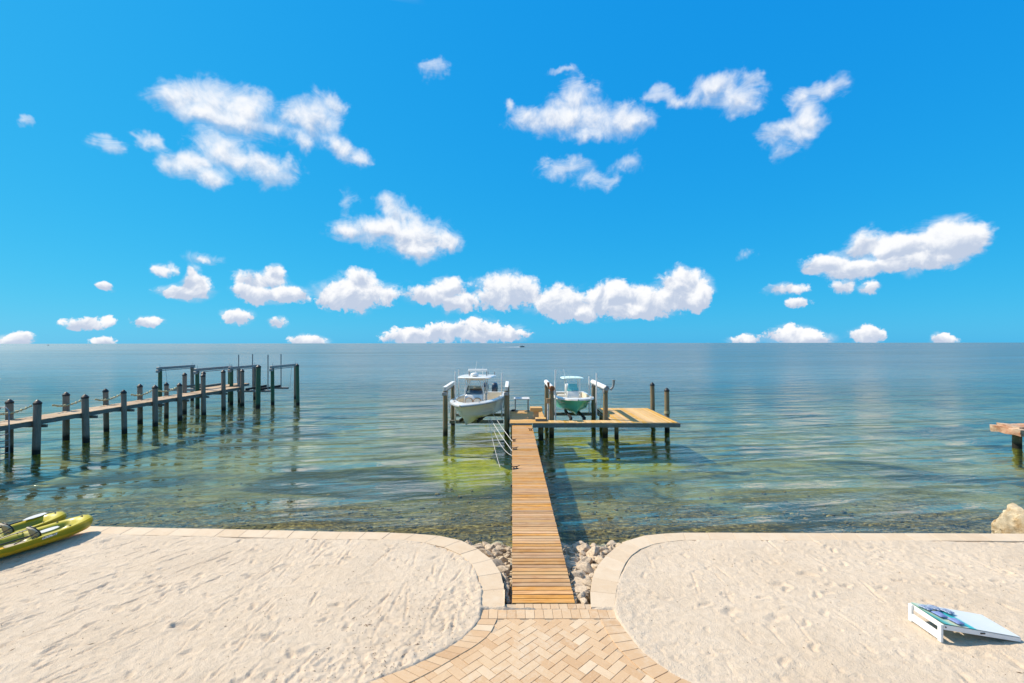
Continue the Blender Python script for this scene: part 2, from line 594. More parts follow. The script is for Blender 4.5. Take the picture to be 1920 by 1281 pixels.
def m_plain(name, col, rough=0.4, var=0.12, scale=6, metallic=0.0, bumpd=0.0, spec=0.5, coat=0.0, dirt=None, dirt_lo=0.52):
    m, k = new_mat(name)
    o = k.obj()
    a = k.noise(o, scale, 5, 0.6)
    c = k.mix(k.mapr(a, 0.3, 0.7, 0, 1), tuple(x * (1 - var) for x in col), tuple(min(1, x * (1 + var * 0.6)) for x in col))
    if dirt:
        d = k.noise(o, scale * 0.6, 6, 0.7)
        c = k.mix(k.mapr(d, dirt_lo, dirt_lo + 0.2, 0, 0.6 if dirt_lo > 0.5 else 0.85), c, dirt)
    n = k.bump(k.noise(o, scale * 12, 3, 0.6), 0.4, bumpd) if bumpd else None
    finish(k, c, k.mapr(a, 0.3, 0.7, max(0.03, rough - 0.08), rough + 0.08), n, metallic, spec, coat)
    return m


MT['sand'] = m_sand()
MT['paver'] = m_stone('travertine_paver', [(0.0, (0.50, 0.31, 0.165)), (0.15, (0.555, 0.36, 0.20)), (0.5, (0.59, 0.40, 0.235)), (0.9, (0.61, 0.43, 0.26)), (0.97, (0.64, 0.47, 0.30)), (1.0, (0.69, 0.545, 0.38))], scale=7)
MT['coping'] = m_stone('coping_stone', [(0.0, (0.60, 0.455, 0.305)), (0.5, (0.625, 0.485, 0.335)), (1.0, (0.655, 0.52, 0.37))], scale=4)
MT['joint'] = m_plain('joint_sand', (0.52, 0.39, 0.26), 0.9, 0.2, 20, bumpd=0.01)
MT['wall'] = m_plain('seawall_concrete', (0.42, 0.37, 0.30), 0.85, 0.3, 3, bumpd=0.02, dirt=(0.16, 0.14, 0.10))
MT['plank'] = m_wood('walkway_wood', (0.30, 0.11, 0.022), (0.55, 0.265, 0.070), (0.68, 0.385, 0.145), 0, 0.55, worn=(0.54, 0.355, 0.18))
MT['plank_pale'] = m_wood('platform_wood', (0.48, 0.25, 0.05), (0.64, 0.365, 0.095), (0.73, 0.45, 0.14), 1, 0.65, worn=(0.62, 0.43, 0.21))
MT['plank_mid'] = m_wood('landing_wood', (0.46, 0.225, 0.055), (0.61, 0.34, 0.10), (0.70, 0.42, 0.15), 0, 0.65, worn=(0.58, 0.39, 0.18))
MT['plank_old'] = m_wood('old_jetty_wood', (0.34, 0.23, 0.14), (0.50, 0.355, 0.22), (0.58, 0.43, 0.29), 0, 0.8)
MT['grey_wood'] = m_wood('grey_timber', (0.10, 0.095, 0.085), (0.20, 0.19, 0.17), (0.32, 0.30, 0.27), 0, 0.85, weather=(0.14, 0.15, 0.11))
MT['grey_wood_y'] = m_wood('grey_timber_lengthwise', (0.10, 0.095, 0.085), (0.20, 0.19, 0.17), (0.32, 0.30, 0.27), 1, 0.85, weather=(0.16, 0.155, 0.13))
MT['pile_dock'] = m_pile('dock_piling', (0.27, 0.22, 0.13), (0.12, 0.105, 0.055), (0.016, 0.014, 0.009), (0.27, 0.12, 0.04))
MT['pile_grey'] = m_pile('jetty_piling_grey', (0.27, 0.225, 0.175), (0.15, 0.125, 0.098), (0.016, 0.015, 0.012), (0.17, 0.135, 0.10))
MT['pile_green'] = m_pile('jetty_piling_green', (0.055, 0.15, 0.085), (0.025, 0.075, 0.045), (0.012, 0.014, 0.01), (0.15, 0.12, 0.05))
MT['cap'] = m_plain('black_cap', (0.012, 0.012, 0.013), 0.5)
MT['alu'] = m_plain('weathered_aluminium', (0.62, 0.60, 0.57), 0.45, 0.2, 3, 0.35, dirt=(0.35, 0.32, 0.28))
MT['galv'] = m_plain('galvanised_steel', (0.30, 0.30, 0.30), 0.5, 0.3, 5, 0.5, dirt=(0.16, 0.13, 0.10))
MT['rust'] = m_plain('rusty_steel', (0.30, 0.11, 0.04), 0.8, 0.4, 8, 0.1, bumpd=0.01)
MT['pvc'] = m_plain('white_pvc', (0.74, 0.73, 0.70), 0.4, 0.12, 4)
MT['gel'] = m_plain('white_gelcoat', (0.78, 0.76, 0.71), 0.18, 0.05, 2, spec=0.5, coat=0.3)
MT['hull_cream'] = m_plain('cream_gelcoat', (0.80, 0.77, 0.71), 0.2, 0.05, 2, coat=0.3)
MT['teal'] = m_plain('seafoam_gelcoat', (0.15, 0.74, 0.56), 0.16, 0.06, 2, coat=0.4)
MT['teal_pale'] = m_plain('pale_seafoam_canvas', (0.62, 0.82, 0.78), 0.5, 0.1, 5)
MT['liner'] = m_plain('cockpit_liner', (0.70, 0.63, 0.50), 0.5, 0.08, 6)
MT['cushion'] = m_plain('cream_cushion', (0.72, 0.67, 0.57), 0.6, 0.08, 9)
MT['tan'] = m_plain('tan_vinyl', (0.48, 0.28, 0.13), 0.55, 0.15, 9)
MT['black'] = m_plain('black_plastic', (0.015, 0.016, 0.018), 0.35, 0.2)
MT['navy'] = m_plain('dark_navy_cowl', (0.02, 0.03, 0.05), 0.22, 0.15, coat=0.4)
MT['carpet'] = m_plain('black_bunk_carpet', (0.02, 0.02, 0.022), 0.95, 0.3, 12, bumpd=0.01)
MT['rope_w'] = m_plain('white_rope', (0.60, 0.58, 0.53), 0.8, 0.2, 30)
MT['rope_g'] = m_plain('weathered_rope', (0.46, 0.42, 0.24), 0.9, 0.3, 20, bumpd=0.02)
MT['rock'] = m_plain('limestone_rock', (0.62, 0.49, 0.35), 0.9, 0.35, 5, bumpd=0.05, spec=0.2, dirt=(0.40, 0.29, 0.18))
MT['rockbig'] = m_plain('coral_boulder', (0.64, 0.51, 0.33), 0.9, 0.45, 3.4, bumpd=0.09, spec=0.2, dirt=(0.34, 0.18, 0.05), dirt_lo=0.48)
MT['kayak'] = None
MT['white_paint'] = m_plain('white_paint', (0.80, 0.79, 0.76), 0.45, 0.06, 5)


def m_glass(name, col, mixf):
    m, k = new_mat(name)
    g = k.node('ShaderNodeBsdfGlossy'); g.inputs['Roughness'].default_value = 0.03
    t = k.node('ShaderNodeBsdfTransparent'); k.put(t.inputs[0], col)
    f = k.node('ShaderNodeFresnel'); f.inputs[0].default_value = 1.5
    s = k.node('ShaderNodeMixShader')
    k.put(s.inputs[0], k.math('ADD', f.outputs[0], mixf)); k.l.new(t.outputs[0], s.inputs[1]); k.l.new(g.outputs[0], s.inputs[2])
    o = k.node('ShaderNodeOutputMaterial'); k.l.new(s.outputs[0], o.inputs[0])
    return m


MT['glass'] = m_glass('tinted_acrylic', (0.35, 0.42, 0.42), 0.08)
MT['glass_teal'] = m_glass('teal_acrylic', (0.30, 0.75, 0.72), 0.10)


def m_kayak():
    m, k = new_mat('yellow_green_polyethylene')
    o = k.obj()
    z = k.sep(o)[2]
    a = k.noise(o, 2.2, 4, 0.6)
    zz = k.math('MULTIPLY_ADD', k.math('SUBTRACT', a, 0.5), 0.10, z)
    col = k.mix(k.mapr(zz, 0.16, 0.20, 0, 1, smooth=True), (0.66, 0.40, 0.004), (0.27, 0.255, 0.004))
    col = k.mix(k.mapr(zz, 0.305, 0.335, 0, 0.8), col, (0.60, 0.47, 0.02))
    col = k.mix(k.mapr(k.noise(o, 20, 4, 0.6), 0.6, 0.75, 0, 0.3), col, (0.50, 0.44, 0.18))
    finish(k, col, 0.38, k.bump(k.noise(o, 90, 2), 0.2, 0.002), spec=0.5)
    return m


MT['kayak'] = m_kayak()


def m_water():
    m, k = new_mat('sea_water')
    p = k.pos()
    x, y, z = k.sep(p)
    # wind patches make the ripples rougher or calmer
    patch = k.noise(k.vmath('MULTIPLY', p, (0.022, 0.075, 0.0)), 1.0, 4, 0.6, dist=0.6)
    rip = k.mapr(patch, 0.3, 0.7, 0.45, 1.25)
    rot = k.node('ShaderNodeVectorRotate', rotation_type='Z_AXIS')
    k.put(rot.inputs['Vector'], p); rot.inputs['Angle'].default_value = R(-9)
    q = rot.outputs[0]
    w0 = k.noise(k.vmath('MULTIPLY', q, (0.10, 0.42, 0.0)), 1.0, 2, 0.5, dist=0.3)
    w1 = k.noise(k.vmath('MULTIPLY', q, (0.55, 1.9, 0.0)), 1.0, 3, 0.5, dist=0.5)
    w2 = k.noise(k.vmath('MULTIPLY', q, (2.2, 5.5, 0.0)), 1.0, 3, 0.55, dist=0.5)
    w3 = k.noise(k.vmath('MULTIPLY', p, (7.0, 13.0, 0.0)), 1.0, 2, 0.5, dist=0.4)
    h = k.math('MULTIPLY', w0, 0.55)
    h = k.math('MULTIPLY_ADD', k.math('MULTIPLY', w1, k.mapr(patch, 0.3, 0.7, 0.6, 1.3)), 0.088, h)
    h = k.math('MULTIPLY_ADD', k.math('MULTIPLY', w2, rip), 0.020, h)
    h = k.math('MULTIPLY_ADD', k.math('MULTIPLY', w3, rip), 0.006, h)
    nrm = k.bump(h, 1.0, 1.0)
    # wind lanes: long streaks of rougher, darker water
    lane1 = k.noise(k.vmath('MULTIPLY', q, (0.012, 0.085, 0.0)), 1.0, 5, 0.65, dist=0.7)
    lane2 = k.noise(k.vmath('MULTIPLY', q, (0.0022, 0.019, 0.0)), 1.0, 6, 0.7, dist=0.5)
    lanes = k.mapr(k.math('MULTIPLY_ADD', lane2, 0.55, k.math('MULTIPLY', lane1, 0.45)), 0.36, 0.64, 0.70, 1.12)
    fr = k.node('ShaderNodeFresnel'); fr.inputs[0].default_value = 1.333
    k.l.new(nrm, fr.inputs['Normal'])
    gl = k.node('ShaderNodeBsdfGlossy'); k.put(gl.inputs['Roughness'], k.ramp(k.mapr(y, 20, 520), [(0.0, 0.02), (0.04, 0.06), (0.1, 0.15), (0.2, 0.22), (1.0, 0.27)]))
    k.put(gl.inputs[0], (1.0, 0.97, 0.92))
    k.l.new(nrm, gl.inputs['Normal'])
    tr = k.node('ShaderNodeBsdfTransparent')
    k.put(tr.inputs[0], (0.86, 0.93, 0.84))
    df = k.node('ShaderNodeBsdfDiffuse')
    yy = k.math('MULTIPLY_ADD', k.math('SUBTRACT', patch, 0.5), 30.0, y)
    dcol = k.ramp(k.mapr(yy, 10, 240), [(0.0, (0.16, 0.17, 0.12)), (0.09, (0.18, 0.255, 0.22)), (0.22, (0.17, 0.24, 0.225)), (0.5, (0.105, 0.155, 0.15)), (1.0, (0.085, 0.135, 0.13))])
    k.put(df.inputs[0], dcol)
    k.l.new(nrm, df.inputs['Normal'])
    turb = k.ramp(k.mapr(yy, 8, 208), [(0.0, 0.015), (0.06, 0.03), (0.12, 0.07), (0.2, 0.28), (0.4, 0.80), (0.8, 1.0)])
    body = k.node('ShaderNodeMixShader')
    k.put(body.inputs[0], turb); k.l.new(tr.outputs[0], body.inputs[1]); k.l.new(df.outputs[0], body.inputs[2])
    top = k.node('ShaderNodeMixShader')
    k.put(top.inputs[0], k.math('MULTIPLY', k.math('MINIMUM', k.math('MULTIPLY', fr.outputs[0], 1.15), 0.52), lanes)); k.l.new(body.outputs[0], top.inputs[1]); k.l.new(gl.outputs[0], top.inputs[2])
    o = k.node('ShaderNodeOutputMaterial'); k.l.new(top.outputs[0], o.inputs[0])
    return m


def m_seabed():
    m, k = new_mat('seabed')
    p = k.pos()
    x, y, z = k.sep(p)
    a = k.noise(p, 0.5, 6, 0.65, dist=0.8)
    b = k.noise(k.vmath('MULTIPLY', p, (1.0, 1.5, 1.0)), 4.5, 5, 0.65)
    c = k.noise(p, 0.16, 5, 0.6, dist=0.8)
    near = k.ramp(b, [(0.3, (0.045, 0.032, 0.014)), (0.46, (0.13, 0.09, 0.03)), (0.58, (0.30, 0.21, 0.07)), (0.70, (0.72, 0.55, 0.24))])
    far = k.ramp(a, [(0.28, (0.12, 0.125, 0.05)), (0.5, (0.24, 0.235, 0.09)), (0.72, (0.42, 0.39, 0.17))])
    dark = k.mix(k.mapr(c, 0.42, 0.62), (0.06, 0.06, 0.035), far)
    yy = k.math('MULTIPLY_ADD', k.math('SUBTRACT', c, 0.5), 12.0, y)
    col = k.mix(k.mapr(yy, 15.0, 23.0, smooth=True), near, far)
    col = k.mix(k.mapr(yy, 55, 90), col, dark)
    # seagrass beds and smaller drifts
    bed_ = k.noise(k.vmath('MULTIPLY', p, (0.075, 0.16, 1.0)), 1.0, 5, 0.62, dist=0.8)
    col = k.mix(k.math('MULTIPLY', k.mapr(bed_, 0.50, 0.58), k.mapr(y, 12, 17, 0.2, 0.8)), col, (0.035, 0.045, 0.03))
    g = k.noise(k.vmath('MULTIPLY', p, (0.6, 1.0, 1.0)), 0.8, 6, 0.72, dist=1.2)
    col = k.mix(k.math('MULTIPLY', k.mapr(g, 0.5, 0.62), k.mapr(yy, 12, 26, 0.75, 0.25)), col, (0.045, 0.04, 0.022))
    # bright yellow green algae in the dug out basins under the boat lifts
    def basin(cx_, cy_, rx_, ry_):
        q_ = k.vmath('LENGTH', k.vmath('MULTIPLY_ADD', p, (1 / rx_, 1 / ry_, 0.0), (-cx_ / rx_, -cy_ / ry_, 0.0)))
        return k.mapr(k.math('MULTIPLY_ADD', k.math('SUBTRACT', a, 0.5), 0.9, q_), 0.65, 1.05, 1, 0, smooth=True)
    al = k.math('MAXIMUM', basin(-2.0, 26.5, 3.0, 6.5), basin(6.0, 29.5, 5.0, 6.0))
    col = k.mix(k.math('MULTIPLY', al, 0.9), col, k.mix(k.mapr(k.math('MULTIPLY_ADD', k.math('SUBTRACT', b, 0.5), 0.7, a), 0.35, 0.65), (0.20, 0.22, 0.004), (0.50, 0.47, 0.008)))
    # pale rubble above the waterline
    peb = k.voronoi(p, 16, 'F1', 'Distance')
    col = k.mix(k.mapr(z, -1.08, -0.95), col, k.ramp(peb, [(0.05, (0.64, 0.52, 0.38)), (0.45, (0.52, 0.41, 0.28)), (0.7, (0.20, 0.14, 0.08))]))
    finish(k, col, 0.9, k.bump(b, 0.8, 0.08), spec=0.1)
    return m


MT['water'] = m_water()
MT['seabed'] = m_seabed()

# ------------------------------------------------------------------ shore lines (metres, camera over the origin)
L_OUT = [(-4.32, 11.75), (-2.95, 11.68), (-2.03, 11.55), (-1.39, 11.33), (-0.914, 10.89), (-0.51, 10.35), (-0.257, 9.72), (-0.157, 9.09), (-0.135, 8.38)]
L_IN = [(-4.30, 11.29), (-2.6, 11.22), (-1.93, 11.03), (-1.39, 10.70), (-0.98, 10.22), (-0.74, 9.65), (-0.61, 9.0), (-0.58, 8.38)]
R_OUT = [(4.30, 11.67), (3.84, 11.62), (3.16, 11.46), (2.74, 11.18), (2.34, 10.74), (2.01, 10.27), (1.73, 9.72), (1.52, 9.03), (1.42, 8.38)]
R_IN = [(4.20, 11.23), (3.46, 11.05), (2.97, 10.75), (2.62, 10.33), (2.33, 9.79), (2.07, 9.12), (1.85, 8.38)]
PATH_LI = [(-0.26, 8.07), (-0.378, 7.64), (-0.615, 7.33), (-0.87, 7.08), (-1.19, 6.77), (-1.6, 6.45), (-2.2, 6.1), (-3.0, 5.8), (-4.0, 5.6)]
PATH_LO = [(-0.585, 8.07), (-0.72, 7.72), (-0.92, 7.42), (-1.16, 7.20), (-1.45, 6.94), (-1.82, 6.70), (-2.36, 6.38), (-3.1, 6.1), (-4.05, 5.9)]
PATH_RI = [(1.53, 8.07), (1.56, 7.78), (1.64, 7.37), (1.78, 7.02), (1.98, 6.68), (2.3, 6.35), (2.8, 6.0), (3.5, 5.75), (4.4, 5.6)]
PATH_RO = [(1.855, 8.07), (1.88, 7.80), (1.96, 7.44), (2.08, 7.12), (2.25, 6.84), (2.52, 6.56), (2.96, 6.27), (3.6, 6.03), (4.45, 5.9)]
LEFT_END_OUT, LEFT_END_IN = (-60.0, 14.86), (-60.0, 14.40)
RIGHT_END_OUT, RIGHT_END_IN = (60.0, 11.1), (60.0, 10.66)


def curve(pts, step=0.1):
    return [(p.x, p.y) for p in resample(pts, step)]


cLO, cLI, cRO, cRI = curve(L_OUT), curve(L_IN), curve(R_OUT), curve(R_IN)
pLO, pLI, pRO, pRI = curve(PATH_LO), curve(PATH_LI), curve(PATH_RO), curve(PATH_RI)
band_left = [LEFT_END_OUT] + cLO + cLI[::-1] + [LEFT_END_IN]
band_right = [RIGHT_END_OUT] + cRO + cRI[::-1] + [RIGHT_END_IN]
path_poly = [(-0.585, 8.38)] + pLO + [(-4.05, -3), (4.45, -3)] + pRO[::-1] + [(1.86, 8.38)]
channel = cLO + cRO[::-1]

# ------------------------------------------------------------------ sand
def axis(lo, flo, fhi, hi, fine, grow=1.25):
    a = list(np.arange(flo, fhi, fine))
    s = fine
    v = flo
    left = []
    while v > lo:
        s *= grow
        v -= s
        left.append(v)
    s = fine
    v = a[-1]
    right = []
    while v < hi:
        s *= grow
        v += s
        right.append(v)
    return np.array(left[::-1] + a + right)


def grid_mesh(name, X, Y, Z, keep):
    ny, nx = X.shape
    idx = np.arange(nx * ny).reshape(ny, nx)
    q = np.stack([idx[:-1, :-1], idx[:-1, 1:], idx[1:, 1:], idx[1:, :-1]], -1)[keep]
    used = np.unique(q)
    remap = np.full(nx * ny, -1)
    remap[used] = np.arange(len(used))
    q = remap[q].reshape(-1)
    co = np.stack([X.ravel(), Y.ravel(), Z.ravel()], -1)[used].astype(np.float32)
    me = bpy.data.meshes.new(name)
    me.vertices.add(len(co))
    me.vertices.foreach_set('co', co.ravel())
    nf = len(q) // 4
    me.loops.add(len(q))
    me.loops.foreach_set('vertex_index', q.astype(np.int32))
    me.polygons.add(nf)
    me.polygons.foreach_set('loop_start', np.arange(0, nf * 4, 4, dtype=np.int32))
    me.polygons.foreach_set('use_smooth', np.ones(nf, bool))
    me.update(calc_edges=True)
    return me


ax_ = axis(-60, -14.0, 14.0, 60, 0.026)
ay_ = axis(-15, 6.2, 12.6, 15.2, 0.026)
X, Y = np.meshgrid(ax_, ay_)
fineM = (np.abs(X) < 14.5) & (Y > 6.0) & (Y < 13)
Z = 0.035 * fbm(X * 0.35, Y * 0.35, 3, 1) + 0.016 * fbm(X * 1.4, Y * 1.4, 3, 5)
lump = np.clip(fbm(X * 0.6 + 3, Y * 0.6, 2, 9) * 1.4 + 0.3, 0.15, 1.2)
Z += lump * (0.012 * fbm(X * 5, Y * 5, 3, 20) + 0.006 * fbm(X * 14, Y * 14, 2, 30))
# clumpy churned sand next to the paved path
dpath = seg_dist(X, Y, path_poly)
churn = np.exp(-((dpath - 0.45) / 0.55) ** 2) * (X < 0.5) + 0.35 * np.exp(-((dpath - 0.4) / 0.5) ** 2) * (X > 0.5)
Z += churn * 0.042 * fbm(X * 11, Y * 11, 3, 40, 0.65)


def dent(cx, cy, ang, length, width, depth, rim=0.35):
    i0, i1 = np.searchsorted(ax_, cx - length - 0.2), np.searchsorted(ax_, cx + length + 0.2)
    j0, j1 = np.searchsorted(ay_, cy - length - 0.2), np.searchsorted(ay_, cy + length + 0.2)
    xs, ys = X[j0:j1, i0:i1] - cx, Y[j0:j1, i0:i1] - cy
    u = (xs * math.cos(ang) + ys * math.sin(ang)) / (length / 2)
    v = (-xs * math.sin(ang) + ys * math.cos(ang)) / (width / 2)
    v = v + 0.35 * np.sin(u * 3.1 + cx * 9)
    d = np.sqrt(np.abs(u) ** 3 + v * v)
    depth = depth * 0.78
    Z[j0:j1, i0:i1] += -depth * np.exp(-d ** 2 * 1.6) + depth * rim * np.exp(-((d - 1.5) / 0.45) ** 2)


for i in range(230):                                       # drag marks and rake grooves, mostly on the left beach
    cx = random.uniform(-12.5, -0.8) if i < 200 else random.uniform(2.2, 12.5)
    cy = random.uniform(6.4, 11.2)
    base = R(88) if cx > -6 else R(58)
    dent(cx, cy, base + random.gauss(0, 0.13), random.uniform(0.25, 1.1), random.uniform(0.035, 0.075), random.uniform(0.016, 0.040), 0.30)
for i in range(280):                                       # footprints and scuffs
    cx = random.uniform(-12.5, -0.6) if i < 170 else random.uniform(2.0, 13)
    cy = random.uniform(6.3, 11.4)
    dent(cx, cy, random.uniform(0, 3.14), random.uniform(0.12, 0.30), random.uniform(0.08, 0.14), random.uniform(0.014, 0.042) * (1.0 if cx < 0 else 0.75), 0.3)
for (x0, y0, hd, ns) in ((-10.8, 8.2, 0.28, 13), (-7.5, 6.7, 1.25, 8), (-3.2, 6.6, 2.2, 8), (2.9, 8.6, 0.12, 15), (4.2, 6.9, 0.85, 9), (9.5, 6.6, 1.9, 9), (11.5, 9.6, 3.0, 8)):
    for j in range(ns):
        sx_ = x0 + math.cos(hd) * 0.62 * j + (-1) ** j * 0.10 * -math.sin(hd) + random.gauss(0, 0.03)
        sy_ = y0 + math.sin(hd) * 0.62 * j + (-1) ** j * 0.10 * math.cos(hd) + random.gauss(0, 0.03)
        if 6.3 < sy_ < 11.2:
            dent(sx_, sy_, hd + random.gauss(0, 0.15), 0.27, 0.105, random.uniform(0.025, 0.045), 0.42)
for i in range(1300):                                      # small pits
    cx = random.uniform(-12.5, -0.6) if i < 850 else random.uniform(2.0, 13)
    cy = random.uniform(6.3, 11.4)
    if i < 450: cx, cy = -0.6 - abs(random.gauss(0, 2.0)), 6.3 + abs(random.gauss(0, 1.8))
    dent(cx, cy, random.uniform(0, 3.14), random.uniform(0.06, 0.12), random.uniform(0.05, 0.08), random.uniform(0.008, 0.022), 0.3)
for (fx, fy) in ((-4.1, 7.55), (-3.3, 7.2), (-2.1, 8.0), (-5.6, 7.9), (-7.2, 8.4), (3.9, 8.3), (4.6, 8.1), (5.3, 9.2), (6.1, 9.6)):
    dent(fx, fy, random.uniform(-0.4, 0.4), 0.36, 0.17, 0.045, 0.35)
# the sand dips under stone and laps a little over its edges
hard = np.minimum(np.where(inside(X, Y, path_poly), -dpath, dpath),
                  np.minimum(np.where(inside(X, Y, band_left), -1, 1) * seg_dist(X, Y, band_left),
                             np.where(inside(X, Y, band_right), -1, 1) * seg_dist(X, Y, band_right)))
lap = hard + 0.06 * fbm(X * 1.7, Y * 1.7, 4, 60, 0.6) + 0.028
t = np.clip((lap + 0.05) / 0.09, 0, 1)
t = t * t * (3 - 2 * t)
near_band = np.minimum(seg_dist(X, Y, band_left), seg_dist(X, Y, band_right))
Z = Z + (0.020 + 0.02 * fbm(X * 0.5, Y * 0.5, 2, 66)) * np.exp(-(near_band / 0.30) ** 2) + 0.018 * np.exp(-(dpath / 0.3) ** 2) * (hard > -0.1)
Z = Z * t + (-0.09) * (1 - t)
xc, yc = (X[:-1, :-1] + X[1:, 1:]) / 2, (Y[:-1, :-1] + Y[1:, 1:]) / 2
sea_l = np.interp(xc, [-60] + [p[0] for p in cLO], [LEFT_END_OUT[1]] + [p[1] for p in cLO])
sea_r = np.interp(xc, [p[0] for p in cRO[::-1]] + [60], [p[1] for p in cRO[::-1]] + [RIGHT_END_OUT[1]])
sea = np.where(xc < 0.6, sea_l, sea_r)
sea = np.where((xc > -0.135) & (xc < 1.42), 8.5, sea)
keep = yc < sea - 0.14
sand_z = lambda x, y: float(Z[min(len(ay_) - 1, np.searchsorted(ay_, y)), min(len(ax_) - 1, np.searchsorted(ax_, x))])
sand = link('sand', grid_mesh('sand', X, Y, Z, keep), mat=MT['sand'])
tag(sand, 'pale beach sand marked with grooves and footprints', 'sand', kind='structure')

# ------------------------------------------------------------------ seabed and water
WATER_Z = -1.0
bx_ = axis(-900, -30, 32, 900, 0.3, 1.3)
by_ = axis(8.2, 8.45, 42, 900, 0.22, 1.25)
by_ = by_[by_ > 8.3]
BX, BY = np.meshgrid(bx_, by_)
depth = np.interp(BY, [8.4, 11.5, 14, 20, 30, 60, 200, 900], [-1.25, -1.28, -1.42, -1.75, -2.3, -2.6, -4, -6])
chan = np.clip(1 - seg_dist(BX, BY, channel) / 1.2, 0, 1)
inch = inside(BX, BY, channel) | ((BX > -1.75 + (BY - 12) * 0.2) & (BX < 3.75 - (BY - 12) * 0.1) & (BY > 10.8) & (BY < 13.9))
bank = np.interp(BY, [8.4, 9.2, 10.2, 11.2, 12.2, 13.1, 13.9], [-0.08, -0.15, -0.32, -0.54, -0.76, -0.98, -1.38])
depth = np.where(inch, np.maximum(depth, bank), depth)
depth += 0.05 * fbm(BX * 0.7, BY * 0.7, 3, 70) + np.where(BY < 40, 0.03 * fbm(BX * 2.5, BY * 2.5, 2, 75), 0)
seabed = link('seabed', grid_mesh('seabed', BX, BY, depth, np.ones((BX.shape[0] - 1, BX.shape[1] - 1), bool)), mat=MT['seabed'])
tag(seabed, 'shallow seabed of stones, sand and green algae', 'seabed', kind='structure')

wx = axis(-40000, -60, 60, 40000, 4.0, 1.5)
wy = axis(8.6, 9.0, 90, 40000, 4.0, 1.5)
wy = np.concatenate([[8.75], wy[wy > 9.0]])
WX, WY = np.meshgrid(wx, wy)
water = link('sea', grid_mesh('sea', WX, WY, np.full(WX.shape, WATER_Z), np.ones((WX.shape[0] - 1, WX.shape[1] - 1), bool)), mat=MT['water'])
tag(water, 'clear shallow sea stretching to the horizon', 'sea', kind='structure')

# ------------------------------------------------------------------ seawalls with coping stones
def seawall(name, label, out_c, in_c, end_out, end_in, side):
    root = thing(name, label, 'seawall', (end_out[0] * 0.1 + out_c[0][0] * 0.5, out_c[0][1], -2.0))
    # wall face under the coping
    line = [end_out] + out_c
    mb = MB()
    rings = []
    for i, (x, y) in enumerate(line):
        a = line[max(i - 1, 0)]; b = line[min(i + 1, len(line) - 1)]
        d = Vector((b[0] - a[0], b[1] - a[1], 0)).normalized()
        nrm = Vector((d.y, -d.x, 0)) * (1 if side < 0 else -1)            # towards the land
        p0 = Vector((x, y, 0)) + nrm * 0.05
        p1 = Vector((x, y, 0)) + nrm * 0.30
        rings.append([(p0.x, p0.y, -2.3), (p0.x, p0.y, -0.022), (p1.x, p1.y, -0.022), (p1.x, p1.y, -2.3)])
    mb.loft(rings)
    part('wall_face', mb, MT['wall'], root)
    # coping: straight run then the curve, stone by stone
    stones = []
    L = Vector((out_c[0][0] - end_out[0], out_c[0][1] - end_out[1], 0)).length
    lim = 16.0 if side < 0 else 15.5                                       # past this the wall is out of sight
    ns = int((L) / 0.61)
    for i in range(ns):
        t0, t1 = i / ns, (i + 1) / ns
        o0 = Vector((*end_out, 0)).lerp(Vector((*out_c[0], 0)), t0); o1 = Vector((*end_out, 0)).lerp(Vector((*out_c[0], 0)), t1)
        i0 = Vector((*end_in, 0)).lerp(Vector((*in_c[0], 0)), t0); i1 = Vector((*end_in, 0)).lerp(Vector((*in_c[0], 0)), t1)
        if abs(o0.x) < lim + 1: stones.append((o0, o1, i0, i1))
    ro = resample(out_c, 0.01); ri = resample(in_c, 0.01)
    nc = 10 if side < 0 else 9
    for i in range(nc):
        f = lambda arr, t: arr[min(len(arr) - 1, int(t * (len(arr) - 1)))]
        stones.append((f(ro, i / nc), f(ro, (i + 1) / nc), f(ri, i / nc), f(ri, (i + 1) / nc)))
    for j, (o0, o1, i0, i1) in enumerate(stones):
        c = (o0 + o1 + i0 + i1) / 4
        g = 0.9935
        top = 0.032 + random.uniform(-0.003, 0.003)
        corners = [o0, o1, i1, i0]
        mbs = MB()
        vs = []
        for zz in (-0.02, top):
            for p in corners:
                q = p - c
                # only shrink along the run, so that joints stay thin
                vs.append((q.x * g, q.y * g, zz))
        mbs.add(vs, [(3, 2, 1, 0), (4, 5, 6, 7), (0, 1, 5, 4), (1, 2, 6, 5), (2, 3, 7, 6), (3, 0, 4, 7)])
        o = link('coping_stone', mbs.mesh('coping_stone', 0.006), root, None, MT['coping'])
        o.matrix_parent_inverse = Matrix.Translation(-root.location)
        o.location = (c.x, c.y, random.uniform(-0.002, 0.002))
    # one continuous cap beyond the frame
    mb = MB()
    if side < 0:
        xa, xb = end_out[0], -lim - 1.05
    else:
        xa, xb = lim + 1.05, end_out[0]
    ev = lambda x, e, s_: s_[1] + (e[1] - s_[1]) * (x - s_[0]) / (e[0] - s_[0])
    ya, yb = ev(xa, end_out, out_c[0]), ev(xb, end_out, out_c[0])
    ia, ib = ev(xa, end_in, in_c[0]), ev(xb, end_in, in_c[0])
    mb.add([(xa, ya, -0.02), (xb, yb, -0.02), (xb, ib, -0.02), (xa, ia, -0.02), (xa, ya, 0.03), (xb, yb, 0.03), (xb, ib, 0.03), (xa, ia, 0.03)],
           [(3, 2, 1, 0), (4, 5, 6, 7), (0, 1, 5, 4), (1, 2, 6, 5), (2, 3, 7, 6), (3, 0, 4, 7)])
    part('wall_cap', mb, MT['coping'], root)
    return root


seawall('seawall', 'low seawall with pale stone coping along the left beach, by the kayaks', cLO, cLI, LEFT_END_OUT, LEFT_END_IN, -1)
seawall('seawall', 'low seawall with pale stone coping along the right beach, by the boulder', cRO, cRI, RIGHT_END_OUT, RIGHT_END_IN, 1)

